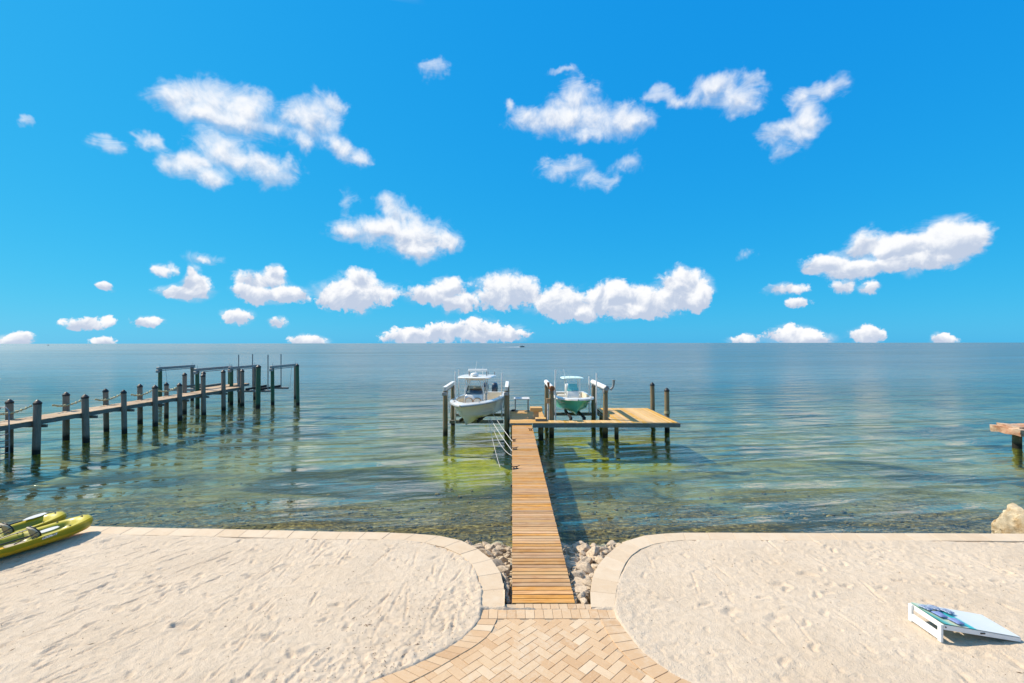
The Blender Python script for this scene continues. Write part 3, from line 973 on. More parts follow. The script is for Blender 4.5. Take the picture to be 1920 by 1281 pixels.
# ------------------------------------------------------------------ paved path
bed = MB()
ring = [(x, y, -0.014) for x, y in [(-0.57, 8.55)] + [(-0.57, 8.1)] + [(x + 0.03, y) for x, y in pLO[1:]] + [(-4.0, 4.2), (4.4, 4.2)] + [(x - 0.03, y) for x, y in pRO[1:]][::-1] + [(1.84, 8.1), (1.84, 8.55)]]
mid = (0.6, 6.4, -0.014)
n = len(ring)
bed.add(ring + [mid], [(i, (i + 1) % n, n) for i in range(n)])
path = link('paved_path', bed.mesh('paved_path'), mat=MT['joint'])
tag(path, 'paved path of travertine bricks leading to the walkway', 'path', kind='structure')


def paver_mesh(a, b, h=0.03):
    return MB().box(0, 0, -h / 2, a, b, h).mesh('paver', 0.004)


PA = 0.152
pm = paver_mesh(PA * 2 - 0.006, PA - 0.006)
pm.materials.append(MT['paver'])
inner_poly = [(-0.26, 8.075)] + pLI + [(-4, 4.4), (4.4, 4.4)] + pRI[::-1] + [(1.53, 8.075)]
ip = np.array(inner_poly)


def add_paver(me, x, y, rz, z=0.0):
    o = link('paver', me, path)
    o.location = (x, y, z + random.uniform(-0.0015, 0.0015))
    o.rotation_euler = (random.gauss(0, 0.004), random.gauss(0, 0.004), rz + random.gauss(0, 0.004))
    return o


c45 = math.cos(R(45))
cnt = 0
for gx in range(-60, 60):
    for gy in range(-60, 60):
        mod = (gx - gy) % 4
        if mod == 0:
            ux, uy, rr = (gx + 1) * PA, (gy + 0.5) * PA, 0
        elif mod == 3:
            ux, uy, rr = (gx + 0.5) * PA, (gy + 1) * PA, R(90)
        else:
            continue
        wx_, wy_ = (ux - uy) * c45 + 0.64, (ux + uy) * c45 + 6.5
        if wy_ < 5.75 or wy_ > 8.2: continue
        if abs(wx_) > 3.2: continue
        A_ = np.array([[wx_]]); B_ = np.array([[wy_]])
        ins = bool(inside(A_, B_, inner_poly)[0, 0])
        dd = float(seg_dist(A_, B_, inner_poly)[0, 0])
        if ins or dd < 0.06:
            add_paver(pm, wx_, wy_, rr + R(45), -0.006 if dd < 0.18 else 0.0)
            cnt += 1
# straight header courses at the foot of the walkway
rm = paver_mesh(0.1575, 0.285); rm.materials.append(MT['paver'])
for i in range(15):
    add_paver(rm, -0.50 + i * 0.1625, 8.225, 0, 0.004)
rm2 = paver_mesh(0.150, 0.165); rm2.materials.append(MT['paver'])
for i in range(8):
    add_paver(rm2, 0.145 + i * 0.158, 8.463, 0, 0.0)
# border courses that follow the flaring edges
for inn, out, stp in ((PATH_LI, PATH_LO, 0.165), (PATH_RI, PATH_RO, 0.19)):
    ri, ro = resample(inn, 0.01), resample(out, 0.01)
    nn = int(len(ro) * 0.01 / stp)
    for i in range(nn):
        f = lambda arr, t: arr[min(len(arr) - 1, int(t * (len(arr) - 1)))]
        cs = [f(ro, i / nn), f(ro, (i + 1) / nn), f(ri, (i + 1) / nn), f(ri, i / nn)]
        c = sum(cs, Vector()) / 4
        if c.y < 5.7: continue
        mbs = MB()
        mbs.add([((p.x - c.x) * 0.965, (p.y - c.y) * 0.965, zz) for zz in (-0.028, 0.006) for p in cs],
                [(3, 2, 1, 0), (4, 5, 6, 7), (0, 1, 5, 4), (1, 2, 6, 5), (2, 3, 7, 6), (3, 0, 4, 7)])
        o = link('paver', mbs.mesh('paver', 0.004), path, (c.x, c.y, random.uniform(-0.0015, 0.0015)), MT['paver'])

# ------------------------------------------------------------------ riprap rocks
def rock_mesh(name, seed, sub=2, rough=0.10, squash=(1, 1, 0.75), pts=16, pits=0.0):
    """an angular broken block: the hull of random points, cut finer and roughened"""
    rnd = random.Random(seed * 101 + 7)
    bm = bmesh.new()
    for i in range(pts):
        d = Vector((rnd.gauss(0, 1), rnd.gauss(0, 1), rnd.gauss(0, 1))).normalized()
        bm.verts.new(d * rnd.uniform(0.78, 1.08))
    h = bmesh.ops.convex_hull(bm, input=bm.verts)
    bmesh.ops.delete(bm, geom=[g for g in h['geom_interior'] if isinstance(g, bmesh.types.BMVert)], context='VERTS')
    bmesh.ops.bevel(bm, geom=bm.edges[:], offset=0.07, segments=1, affect='EDGES', clamp_overlap=True)
    bmesh.ops.triangulate(bm, faces=bm.faces[:])
    for _ in range(sub):
        bmesh.ops.subdivide_edges(bm, edges=[e for e in bm.edges if e.calc_length() > 0.10], cuts=1)
        bmesh.ops.triangulate(bm, faces=bm.faces[:])
    off = Vector((seed * 13.7, seed * 5.1, seed * 9.9))
    for v in bm.verts:
        p = v.co.copy()
        h_ = mnoise.fractal(p * 1.4 + off, 0.9, 2.0, 5) * rough
        h_ -= max(0.0, 0.28 - mnoise.voronoi(p * 2.6 + off)[0][0]) * pits
        v.co = p * (1 + h_)
        v.co.x *= squash[0]; v.co.y *= squash[1]; v.co.z *= squash[2]
    bmesh.ops.recalc_face_normals(bm, faces=bm.faces[:])
    me = bpy.data.meshes.new(name)
    bm.to_mesh(me); bm.free()
    me.polygons.foreach_set('use_smooth', [True] * len(me.polygons))
    me.set_sharp_from_angle(angle=R(28))
    return me


rock_ms = [rock_mesh('riprap_rock', i + 1, 2, 0.16, (1, random.uniform(0.7, 0.95), random.uniform(0.55, 0.8))) for i in range(8)]
for m_ in rock_ms: m_.materials.append(MT['rock'])


def bank_z(y):
    return float(np.interp(y, [8.4, 9.2, 10.2, 11.2, 12.2, 13.1, 13.9], [-0.08, -0.15, -0.32, -0.54, -0.76, -0.98, -1.38]))


lo_x = lambda y: float(np.interp(y, [p[1] for p in cLO[::-1]], [p[0] for p in cLO[::-1]]))
ro_x = lambda y: float(np.interp(y, [p[1] for p in cRO[::-1]], [p[0] for p in cRO[::-1]]))
placed = []


def put_rock(x, y, r, label, group, lift=0.25):
    o = link('riprap_rock', random.choice(rock_ms), None, (x, y, bank_z(y) + r * lift))
    o.scale = (r * random.uniform(0.85, 1.25), r * random.uniform(0.8, 1.1), r * random.uniform(0.8, 1.15))
    o.rotation_euler = (random.uniform(-0.4, 0.4), random.uniform(-0.4, 0.4), random.uniform(0, 6.28))
    tag(o, label, 'rock', group)


def rock_label(x, y, r, side):
    size = 'tiny' if r < 0.1 else 'small' if r < 0.18 else 'middling' if r < 0.22 else 'large'
    zone = 'nearest the paving' if y < 9.5 else 'halfway down the bank' if y < 10.6 else 'beside the seawall bend' if y < 11.8 else "at the water's edge"
    if side:
        t_ = (x - 1.2) / max(0.2, ro_x(min(y, 11.6)) - 1.2)
        where = 'against the walkway' if t_ < 0.5 else 'against the right seawall'
        return f'{size} pale limestone rock right of the walkway, {zone}, {where}'
    t_ = (x - lo_x(min(y, 11.7))) / max(0.2, -0.05 - lo_x(min(y, 11.7)))
    where = 'against the walkway' if t_ > 0.5 else 'against the left seawall'
    return f'{size} pale limestone rock left of the walkway, {zone}, {where}'


tries = 0
while len(placed) < 290 and tries < 30000:
    tries += 1
    side = random.random() < 0.62
    y = random.uniform(8.65, 13.45)
    r = random.choice((0.28, 0.24, 0.2) if len(placed) < 38 else (0.16, 0.13, 0.11) if len(placed) < 150 else (0.09, 0.07, 0.06))
    if side:
        x0, x1 = 1.22 + r * 0.6, (ro_x(min(y, 11.6)) if y < 11.7 else 3.6) - r * 0.7
    else:
        x0, x1 = (max(lo_x(min(y, 11.7)), -2.0) if y < 11.75 else -1.6) + r * 0.7, -0.04 - r * 0.6
    if x1 <= x0: continue
    x = random.uniform(x0, x1)
    if any((x - a) ** 2 + (y - b) ** 2 < ((r + c_) * 0.52) ** 2 for a, b, c_ in placed): continue
    placed.append((x, y, r))
    put_rock(x, y, r, rock_label(x, y, r, side), 'rocks right of the walkway' if side else 'rocks left of the walkway')

# the coral boulder at the right end of the beach
bmesh_b = rock_mesh('boulder', 5, 5, 0.26, (1.0, 0.75, 0.9), 22, 0.9)
bmesh_b.materials.append(MT['rockbig'])
bo = link('boulder', bmesh_b, None, (13.86, 12.45, -0.30))
bo.scale = (0.82, 0.70, 0.86)
bo.rotation_euler = (0.1, 0.15, 2.3)
tag(bo, 'large pitted ochre coral boulder standing in the water beyond the seawall', 'boulder')

# stones strewn over the seabed near the shore: nobody could count them
mb = MB()
ico = bmesh.new(); bmesh.ops.create_icosphere(ico, subdivisions=1, radius=1.0)
iv = [v.co.copy() for v in ico.verts]; ifc = [tuple(v.index for v in f.verts) for f in ico.faces]; ico.free()
for i in range(6500):
    x = random.uniform(-17, 18); y = 11.9 + abs(random.gauss(0, 3.0))
    if x > -1.5 and x < 3.2: y -= random.uniform(0, 1.0)
    zb = float(np.interp(y, [8.4, 11.5, 14, 20, 30], [-1.25, -1.28, -1.42, -1.75, -2.3]))
    r = 0.02 + 0.085 * random.random() ** 3
    sxx, syy, szz = r * random.uniform(0.8, 1.5), r * random.uniform(0.8, 1.3), r * random.uniform(0.4, 0.7)
    an = random.uniform(0, 6.28); ca, sa = math.cos(an), math.sin(an)
    mb.add([(x + (p.x * ca - p.y * sa) * sxx * random.uniform(.85, 1.15), y + (p.x * sa + p.y * ca) * syy, zb + 0.01 + p.z * szz) for p in iv], ifc)
me = bpy.data.meshes.new('seabed_stones'); me.from_pydata(mb.v, [], mb.f)
MT['stone_sub'] = m_plain('mossy_stone', (0.26, 0.18, 0.065), 0.95, 0.8, 3.3, spec=0.1, dirt=(0.60, 0.46, 0.2))
ss = link('seabed_stones', me, mat=MT['stone_sub'])
tag(ss, 'brown and yellowish stones strewn over the shallow seabed', 'stones', kind='stuff')

# ------------------------------------------------------------------ dock walkway
def pile_mesh(r=0.14, z0=-3.2, z1=1.5, seg=14):
    n = 9
    pts = [(0, 0, z0 + (z1 - z0) * i / (n - 1)) for i in range(n)]
    return MB().tube(pts, [r * (1.06 - 0.10 * i / (n - 1)) for i in range(n)], seg)


WW = 1.165
wk = thing('dock_walkway', 'long narrow wooden walkway of orange planks running out to the boats', 'walkway', (WW / 2, 8.6, 0))
pw_me = MB().box(0, 0, 0, WW, 0.125, 0.038).mesh('plank', 0.004); pw_me.materials.append(MT['plank'])
y = 8.64
PITCH = 0.1495
i = 0
while y < 27.15:
    o = link('plank', pw_me, wk)
    o.matrix_parent_inverse = Matrix.Translation(-wk.location)
    o.location = (WW / 2 + random.gauss(0, 0.004), y, -0.019 + random.gauss(0, 0.0015))
    o.rotation_euler = (random.gauss(0, 0.006), random.gauss(0, 0.002), random.gauss(0, 0.0022))
    y += PITCH; i += 1
for xs in (0.10, WW / 2, WW - 0.10):
    part('stringer', MB().beam((xs, 8.58, -0.145), (xs, 27.12, -0.145), 0.05, 0.20), MT['grey_wood_y'], wk)
for yy in (10.6, 13.6, 16.6, 19.6, 22.6, 25.4):
    for xs in (0.2, WW - 0.2):
        zt = -0.27
        part('piling', MB().tube([(xs, yy, -3), (xs, yy, zt)], 0.11, 12), MT['pile_dock'], wk, smooth=50)
    part('cross_beam', MB().box(WW / 2, yy, -0.30, WW + 0.1, 0.09, 0.10), MT['grey_wood'], wk)

# mooring cleats on the walkway
def cleat(x, y, label, s=1.0, rz=0.0):
    t_ = thing('mooring_cleat', label, 'cleat', (x, y, 0.0), rz, 'cleats along the walkway')
    part('base', MB().box(0, 0, 0.012, 0.20 * s, 0.07, 0.022), MT['black'], t_, 0.004, world=False)
    part('horn', MB().tube([(-0.15 * s, 0, 0.11), (-0.06 * s, 0, 0.085), (0.06 * s, 0, 0.085), (0.15 * s, 0, 0.11)], [0.012, 0.02, 0.02, 0.012], 8), MT['black'], t_, smooth=60, world=False)
    for sx_ in (-0.05, 0.05):
        part('leg', MB().tube([(sx_ * s, 0, 0.015), (sx_ * s, 0, 0.085)], 0.018, 8), MT['black'], t_, smooth=60, world=False)


cleat(0.13, 20.9, 'black mooring cleat at the walkway edge, middle of the three on the left', 1.1, 0.5)
cleat(0.12, 17.7, 'black mooring cleat nearest the shore on the walkway', 1.25, 0.5)
cleat(0.10, 22.7, 'small black mooring cleat on the left edge, farthest from shore', 0.8, 0.5)
cleat(1.02, 25.5, 'black mooring cleat on the right edge of the walkway by the landing', 0.9, 0.0)

# ------------------------------------------------------------------ dock platform
TZ = 0.12
pf = thing('dock_platform', 'T shaped wooden dock platform with golden boards and a grey fascia', 'dock', (4.8, 27.3, 0))
lm = MB().box(0, 0, 0, 2.17, 0.139, 0.038).mesh('plank', 0.004); lm.materials.append(MT['plank_mid'])
y = 27.29
while y < 32.2:
    o = link('plank', lm, pf); o.matrix_parent_inverse = Matrix.Translation(-pf.location)
    o.location = (0.965 + random.gauss(0, .004), y, TZ - 0.019 + random.gauss(0, .001)); o.rotation_euler = (0, 0, random.gauss(0, .001))
    y += 0.147
sm = MB().box(0, 0, 0, 0.139, 0.86, 0.038).mesh('plank', 0.004); sm.materials.append(MT['plank_pale'])
lg = MB().box(0, 0, 0, 0.139, 6.1, 0.038).mesh('plank', 0.004); lg.materials.append(MT['plank_pale'])
x = 2.13
while x < 9.78:
    big = x > 6.02
    o = link('plank', lg if big else sm, pf); o.matrix_parent_inverse = Matrix.Translation(-pf.location)
    o.location = (x, (27.27 + 3.05) if big else 27.27 + 0.43, TZ - 0.019 + random.gauss(0, .002))
    o.location.y += random.gauss(0, 0.012)
    x += 0.1475
# joists and fascias, gone grey
part('fascia', MB().beam((1.22, 27.24, TZ - 0.16), (9.86, 27.24, TZ - 0.16), 0.05, 0.24), MT['grey_wood'], pf)
part('fascia', MB().beam((9.87, 27.27, TZ - 0.16), (9.87, 33.36, TZ - 0.16), 0.05, 0.24), MT['grey_wood_y'], pf)
part('fascia', MB().beam((5.92, 28.16, TZ - 0.17), (5.92, 33.36, TZ - 0.17), 0.05, 0.26), MT['grey_wood_y'], pf)
part('fascia', MB().beam((5.95, 33.40, TZ - 0.16), (9.84, 33.40, TZ - 0.16), 0.05, 0.24), MT['grey_wood'], pf)
part('fascia', MB().beam((2.08, 28.14, TZ - 0.16), (5.88, 28.14, TZ - 0.16), 0.05, 0.22), MT['grey_wood'], pf)
part('fascia', MB().beam((-0.12, 27.21, TZ - 0.14), (1.16, 27.21, TZ - 0.14), 0.04, 0.18), MT['grey_wood'], pf)
part('fascia', MB().beam((-0.14, 27.24, TZ - 0.15), (-0.14, 32.26, TZ - 0.15), 0.04, 0.22), MT['grey_wood_y'], pf)
part('fascia', MB().beam((2.07, 28.17, TZ - 0.15), (2.07, 32.26, TZ - 0.15), 0.04, 0.22), MT['grey_wood_y'], pf)
part('fascia', MB().beam((-0.12, 32.28, TZ - 0.12), (2.05, 32.28, TZ - 0.12), 0.04, 0.26), MT['grey_wood'], pf)
for yy in (29.2, 30.8, 32.2):
    part('joist', MB().beam((5.98, yy, TZ - 0.15), (9.82, yy, TZ - 0.15), 0.06, 0.18), MT['grey_wood'], pf)
for yy in (28.4, 30.0, 31.6):
    part('joist', MB().beam((-0.1, yy, TZ - 0.15), (2.03, yy, TZ - 0.15), 0.06, 0.18), MT['grey_wood'], pf)
for (px_, py_) in ((0.05, 27.7), (1.75, 27.75), (0.1, 31.7), (1.9, 31.6), (6.3, 28.0), (6.3, 32.8)):
    part('piling', MB().tube([(px_, py_, -3.2), (px_, py_, TZ - 0.06)], 0.13, 12), MT['pile_dock'], pf, smooth=50)


def capped_pile(x, y, top, parent, mat, r=0.15, name='piling', capm=None, bottom=-3.4):
    lean = random.gauss(0, 0.012)
    r *= random.uniform(0.92, 1.08)
    top += random.uniform(-0.05, 0.05)
    n = 7
    pts = [(x + lean * (z - TZ), y, z) for z in [bottom + (top - bottom) * i / (n - 1) for i in range(n)]]
    o = part(name, MB().tube(pts, [r * (1.05 - 0.08 * i / (n - 1)) for i in range(n)], 14), mat, parent, smooth=50)
    tx = pts[-1][0]
    part('pile_cap', MB().lathe([(r * 1.10, -0.06), (r * 1.12, 0.02), (r * 0.6, 0.12), (0.01, 0.19)], (tx, y, top), 12), capm or MT['cap'], o, smooth=40)
    return o


capped_pile(10.05, 30.1, 1.75, pf, MT['pile_dock'])
capped_pile(10.00, 33.0, 1.85, pf, MT['pile_dock'])
# rope wound round the near pile
hx = MB()
hx.tube([(10.05 + 0.175 * math.cos(a * 0.5), 30.1 + 0.175 * math.sin(a * 0.5), TZ + 0.09 + a * 0.004) for a in range(0, 40)], 0.022, 6)
o = link('mooring_rope', hx.mesh('mooring_rope', 0, 60), None, None, MT['rope_g'])
tag(o, 'rope coiled round the foot of the nearer capped pile on the platform', 'rope')

# step box and pedestal table on the landing
st = thing('step_box', 'low pale wooden step box at the corner of the landing', 'step', (1.72, 28.0, TZ))
for i in range(4):
    part('board', MB().box(-0.24 + i * 0.16, 0, 0.145, 0.152, 0.52, 0.03), MT['plank_pale'], st, 0.004, world=False)
part('side', MB().box(0, -0.235, 0.065, 0.62, 0.03, 0.13), MT['grey_wood'], st, world=False)
part('side', MB().box(0, 0.235, 0.065, 0.62, 0.03, 0.13), MT['grey_wood'], st, world=False)
part('side', MB().box(-0.30, 0, 0.065, 0.03, 0.44, 0.13), MT['grey_wood_y'], st, world=False)
part('side', MB().box(0.30, 0, 0.065, 0.03, 0.44, 0.13), MT['grey_wood_y'], st, world=False)
pt = thing('pedestal_table', 'brown wooden pedestal table standing on the landing between the boats', 'table', (1.50, 29.0, TZ))
part('post', MB().box(0, 0, 0.23, 0.31, 0.31, 0.46), MT['plank_mid'], pt, 0.01, world=False)
for i in range(5):
    part('top_board', MB().box(0, -0.30 + i * 0.15, 0.655, 0.74, 0.144, 0.035), MT['plank_mid'], pt, 0.005, world=False)
for (ax0, ay0, bx0, by0) in ((-.36, -.36, .36, -.36), (.36, -.36, .36, .36), (.36, .36, -.36, .36), (-.36, .36, -.36, -.36)):
    part('apron', MB().beam((ax0, ay0, 0.545), (bx0, by0, 0.545), 0.035, 0.18), MT['plank_mid'], pt, world=False)
ft = thing('cleaning_table', 'white topped fish cleaning table on slim legs at the landing end', 'table', (0.66, 31.9, TZ))
part('table_top', MB().box(0, 0, 0.87, 1.08, 0.60, 0.07), MT['white_paint'], ft, 0.012, world=False)
part('back_lip', MB().box(0, 0.285, 0.925, 1.06, 0.025, 0.05), MT['white_paint'], ft, world=False)
for sx_ in (-0.44, 0.44):
    for sy_ in (-0.22, 0.22):
        part('leg', MB().box(sx_, sy_, 0.418, 0.07, 0.07, 0.834), MT['galv'], ft, 0.006, world=False)
part('rail', MB().box(0, 0.22, 0.80, 0.80, 0.04, 0.06), MT['galv'], ft, world=False)
hose = MB()
hose.tube([(0.12 + 0.19 * math.cos(a * 0.4) * (1 - a * 0.004), 31.85 + 0.15 * math.sin(a * 0.4), TZ + 0.02 + 0.0016 * a) for a in range(60)], 0.018, 6)
o = link('garden_hose', hose.mesh('garden_hose', 0, 60), None, None, MT['black'])
tag(o, 'black hose coiled at the left back corner of the landing', 'hose')

# ------------------------------------------------------------------ boat lifts
def lift(name, label, x0, x1, yf, yb, beam_z, style, ztop, cradle_z, loc):
    t_ = thing(name, label, 'boat lift', loc)
    for x_ in (x0, x1):
        for y_ in (yf, yb):
            lean = random.uniform(-0.01, 0.01)
            part('piling', MB().tube([(x_, y_, -3.3), (x_, y_, -1.0), (x_ + lean, y_, 0.6), (x_ + lean * 1.5, y_, ztop)], [0.165, 0.155, 0.15, 0.14], 14), MT['pile_dock'], t_, smooth=50)
    for n_, x_ in enumerate((x0, x1)):
        if style == 'box':
            b = part('top_beam', MB().box(x_, (yf + yb) / 2, beam_z, 0.17, yb - yf + 0.55, 0.22), MT['alu'], t_, 0.015)
            part('beam_cover', MB().box(x_, (yf + yb) / 2, beam_z + 0.128, 0.22, yb - yf + 0.65, 0.03), MT['white_paint'], b, 0.008)
            part('gear_box', MB().box(x_ - 0.02, yf - 0.20, beam_z - 0.30, 0.30, 0.26, 0.22), MT['galv'], b, 0.03)
            part('drive_pipe', MB().tube([(x_ + 0.0, yf - 0.3, beam_z - 0.19), (x_ + 0.0, yb + 0.2, beam_z - 0.19)], 0.04, 8), MT['galv'], b, smooth=60)
        else:
            ang = [2 * math.pi * j / 12 + 0.26 for j in range(12)]
            rings = [[(x_ + 0.155 * math.cos(a), y_, beam_z + 0.155 * math.sin(a)) for a in ang] for y_ in (yf - 0.35, yb + 0.35)]
            b = part('top_beam', MB().loft(rings), MT['white_paint'], t_, 0.02, smooth=45)
            part('end_cover', MB().tube([(x_, yf - 0.42, beam_z), (x_, yf - 0.352, beam_z)], [0.13, 0.17], 14), MT['rust'] if n_ == 0 else MT['galv'], b, smooth=45)
            part('drive_pipe', MB().tube([(x_, yf - 0.1, beam_z - 0.19), (x_, yb + 0.2, beam_z - 0.19)], 0.035, 8), MT['galv'], b, smooth=60)
            part('saddle', MB().box(x_, yf, beam_z - 0.24, 0.30, 0.24, 0.16), MT['galv'], b, 0.02)
            part('saddle', MB().box(x_, yb, beam_z - 0.24, 0.30, 0.24, 0.16), MT['galv'], b, 0.02)
    inner = 0.30
    for y_ in (yf + 0.45, yb - 0.45):
        cb = part('cradle_beam', MB().box((x0 + x1) / 2, y_, cradle_z, x1 - x0 - 0.42, 0.16, 0.20), MT['grey_wood'], t_, 0.01)
        for x_ in (x0 + inner, x1 - inner):
            part('cable', MB().tube([(x_, y_, cradle_z + 0.1), (x_ - (0.22 if x_ < (x0 + x1) / 2 else -0.22), y_, beam_z - 0.15)], 0.012, 6), MT['galv'], cb)
    return t_


lf = lift('boat_lift', 'boat lift of four piles and boxed top beams carrying the white boat', -4.2, -0.34, 29.2, 32.9, 1.93, 'box', 1.80, -0.22, (-2.2, 31, -1))
lf2 = lift('boat_lift', 'boat lift with round white top beams carrying the seafoam green boat', 2.42, 5.72, 28.45, 32.6, 2.05, 'round', 1.85, -0.12, (4.1, 30.5, -1))
# bunks under the hulls
for (xb, yaw, cx_, z_, t_, ya, yb2, cyb) in ((-0.55, -8.2, -2.32, 0.02, lf, -2.4, 2.2, 30.9), (0.55, -8.2, -2.32, 0.02, lf, -2.4, 2.2, 30.9),
                                   (-0.42, 0, 4.12, 0.10, lf2, -1.7, 1.9, 30.6), (0.42, 0, 4.12, 0.10, lf2, -1.7, 1.9, 30.6)):
    m = Matrix.Translation((cx_, cyb, 0)) @ Matrix.Rotation(R(yaw), 4, 'Z')
    p0, p1 = m @ Vector((xb, ya, z_)), m @ Vector((xb, yb2, z_))
    part('bunk', MB().beam(p0, p1, 0.12, 0.18), MT['carpet'], t_, 0.02)
    for yy in (-1.2, 1.2):
        q = m @ Vector((xb, yy, z_ - 0.12))
        part('bunk_bracket', MB().beam((q.x, q.y - 0.1, q.z), (q.x, q.y + 0.1, q.z), 0.16, 0.10), MT['galv'], t_)
# guide poles
for (t_, x_, y_, zb_, zt_, lx) in ((lf, -3.62, 29.6, -0.3, 3.0, 0.0), (lf, -3.72, 32.5, -0.3, 2.95, 0.0), (lf, -0.72, 31.8, -0.3, 2.75, 0.03),
                              (lf2, 2.75, 29.4, 0.0, 3.12, 0.0), (lf2, 2.85, 31.6, 0.0, 2.95, 0.16), (lf2, 5.34, 29.4, 0.0, 2.9, 0.02), (lf2, 5.30, 31.9, 0.0, 2.5, 0.0)):
    part('guide_pole', MB().tube([(x_, y_, zb_), (x_ + lx * 0.2, y_, (zb_ + zt_) / 2), (x_ + lx, y_, zt_)], 0.045, 10), MT['pvc'], t_, smooth=60)
part('motor_pipe', MB().tube([(5.95, 28.1, 1.95), (6.12, 28.1, 2.15), (6.16, 28.1, 2.42), (6.16, 28.1, 2.56)], [0.07, 0.07, 0.07, 0.09], 10), MT['galv'], lf2, smooth=60)
part('motor_pipe', MB().tube([(2.3, 28.2, 2.0), (2.22, 28.2, 2.2), (2.2, 28.2, 2.42)], [0.06, 0.07, 0.09], 10), MT['rust'], lf2, smooth=60)
up = thing('utility_post', 'slim white water and power post with tap beside the left green boat pile', 'utility post', (2.18, 28.35, TZ))
part('pipe', MB().tube([(0, 0, 0), (0, 0, 1.30)], 0.045, 10), MT['pvc'], up, smooth=60, world=False)
part('meter_box', MB().box(0.02, -0.03, 1.16, 0.24, 0.12, 0.30), MT['tan'], up, 0.015, world=False)
part('tap', MB().tube([(0, 0, 0.62), (-0.02, -0.12, 0.64), (-0.05, -0.16, 0.58)], 0.022, 8), MT['galv'], up, smooth=60, world=False)

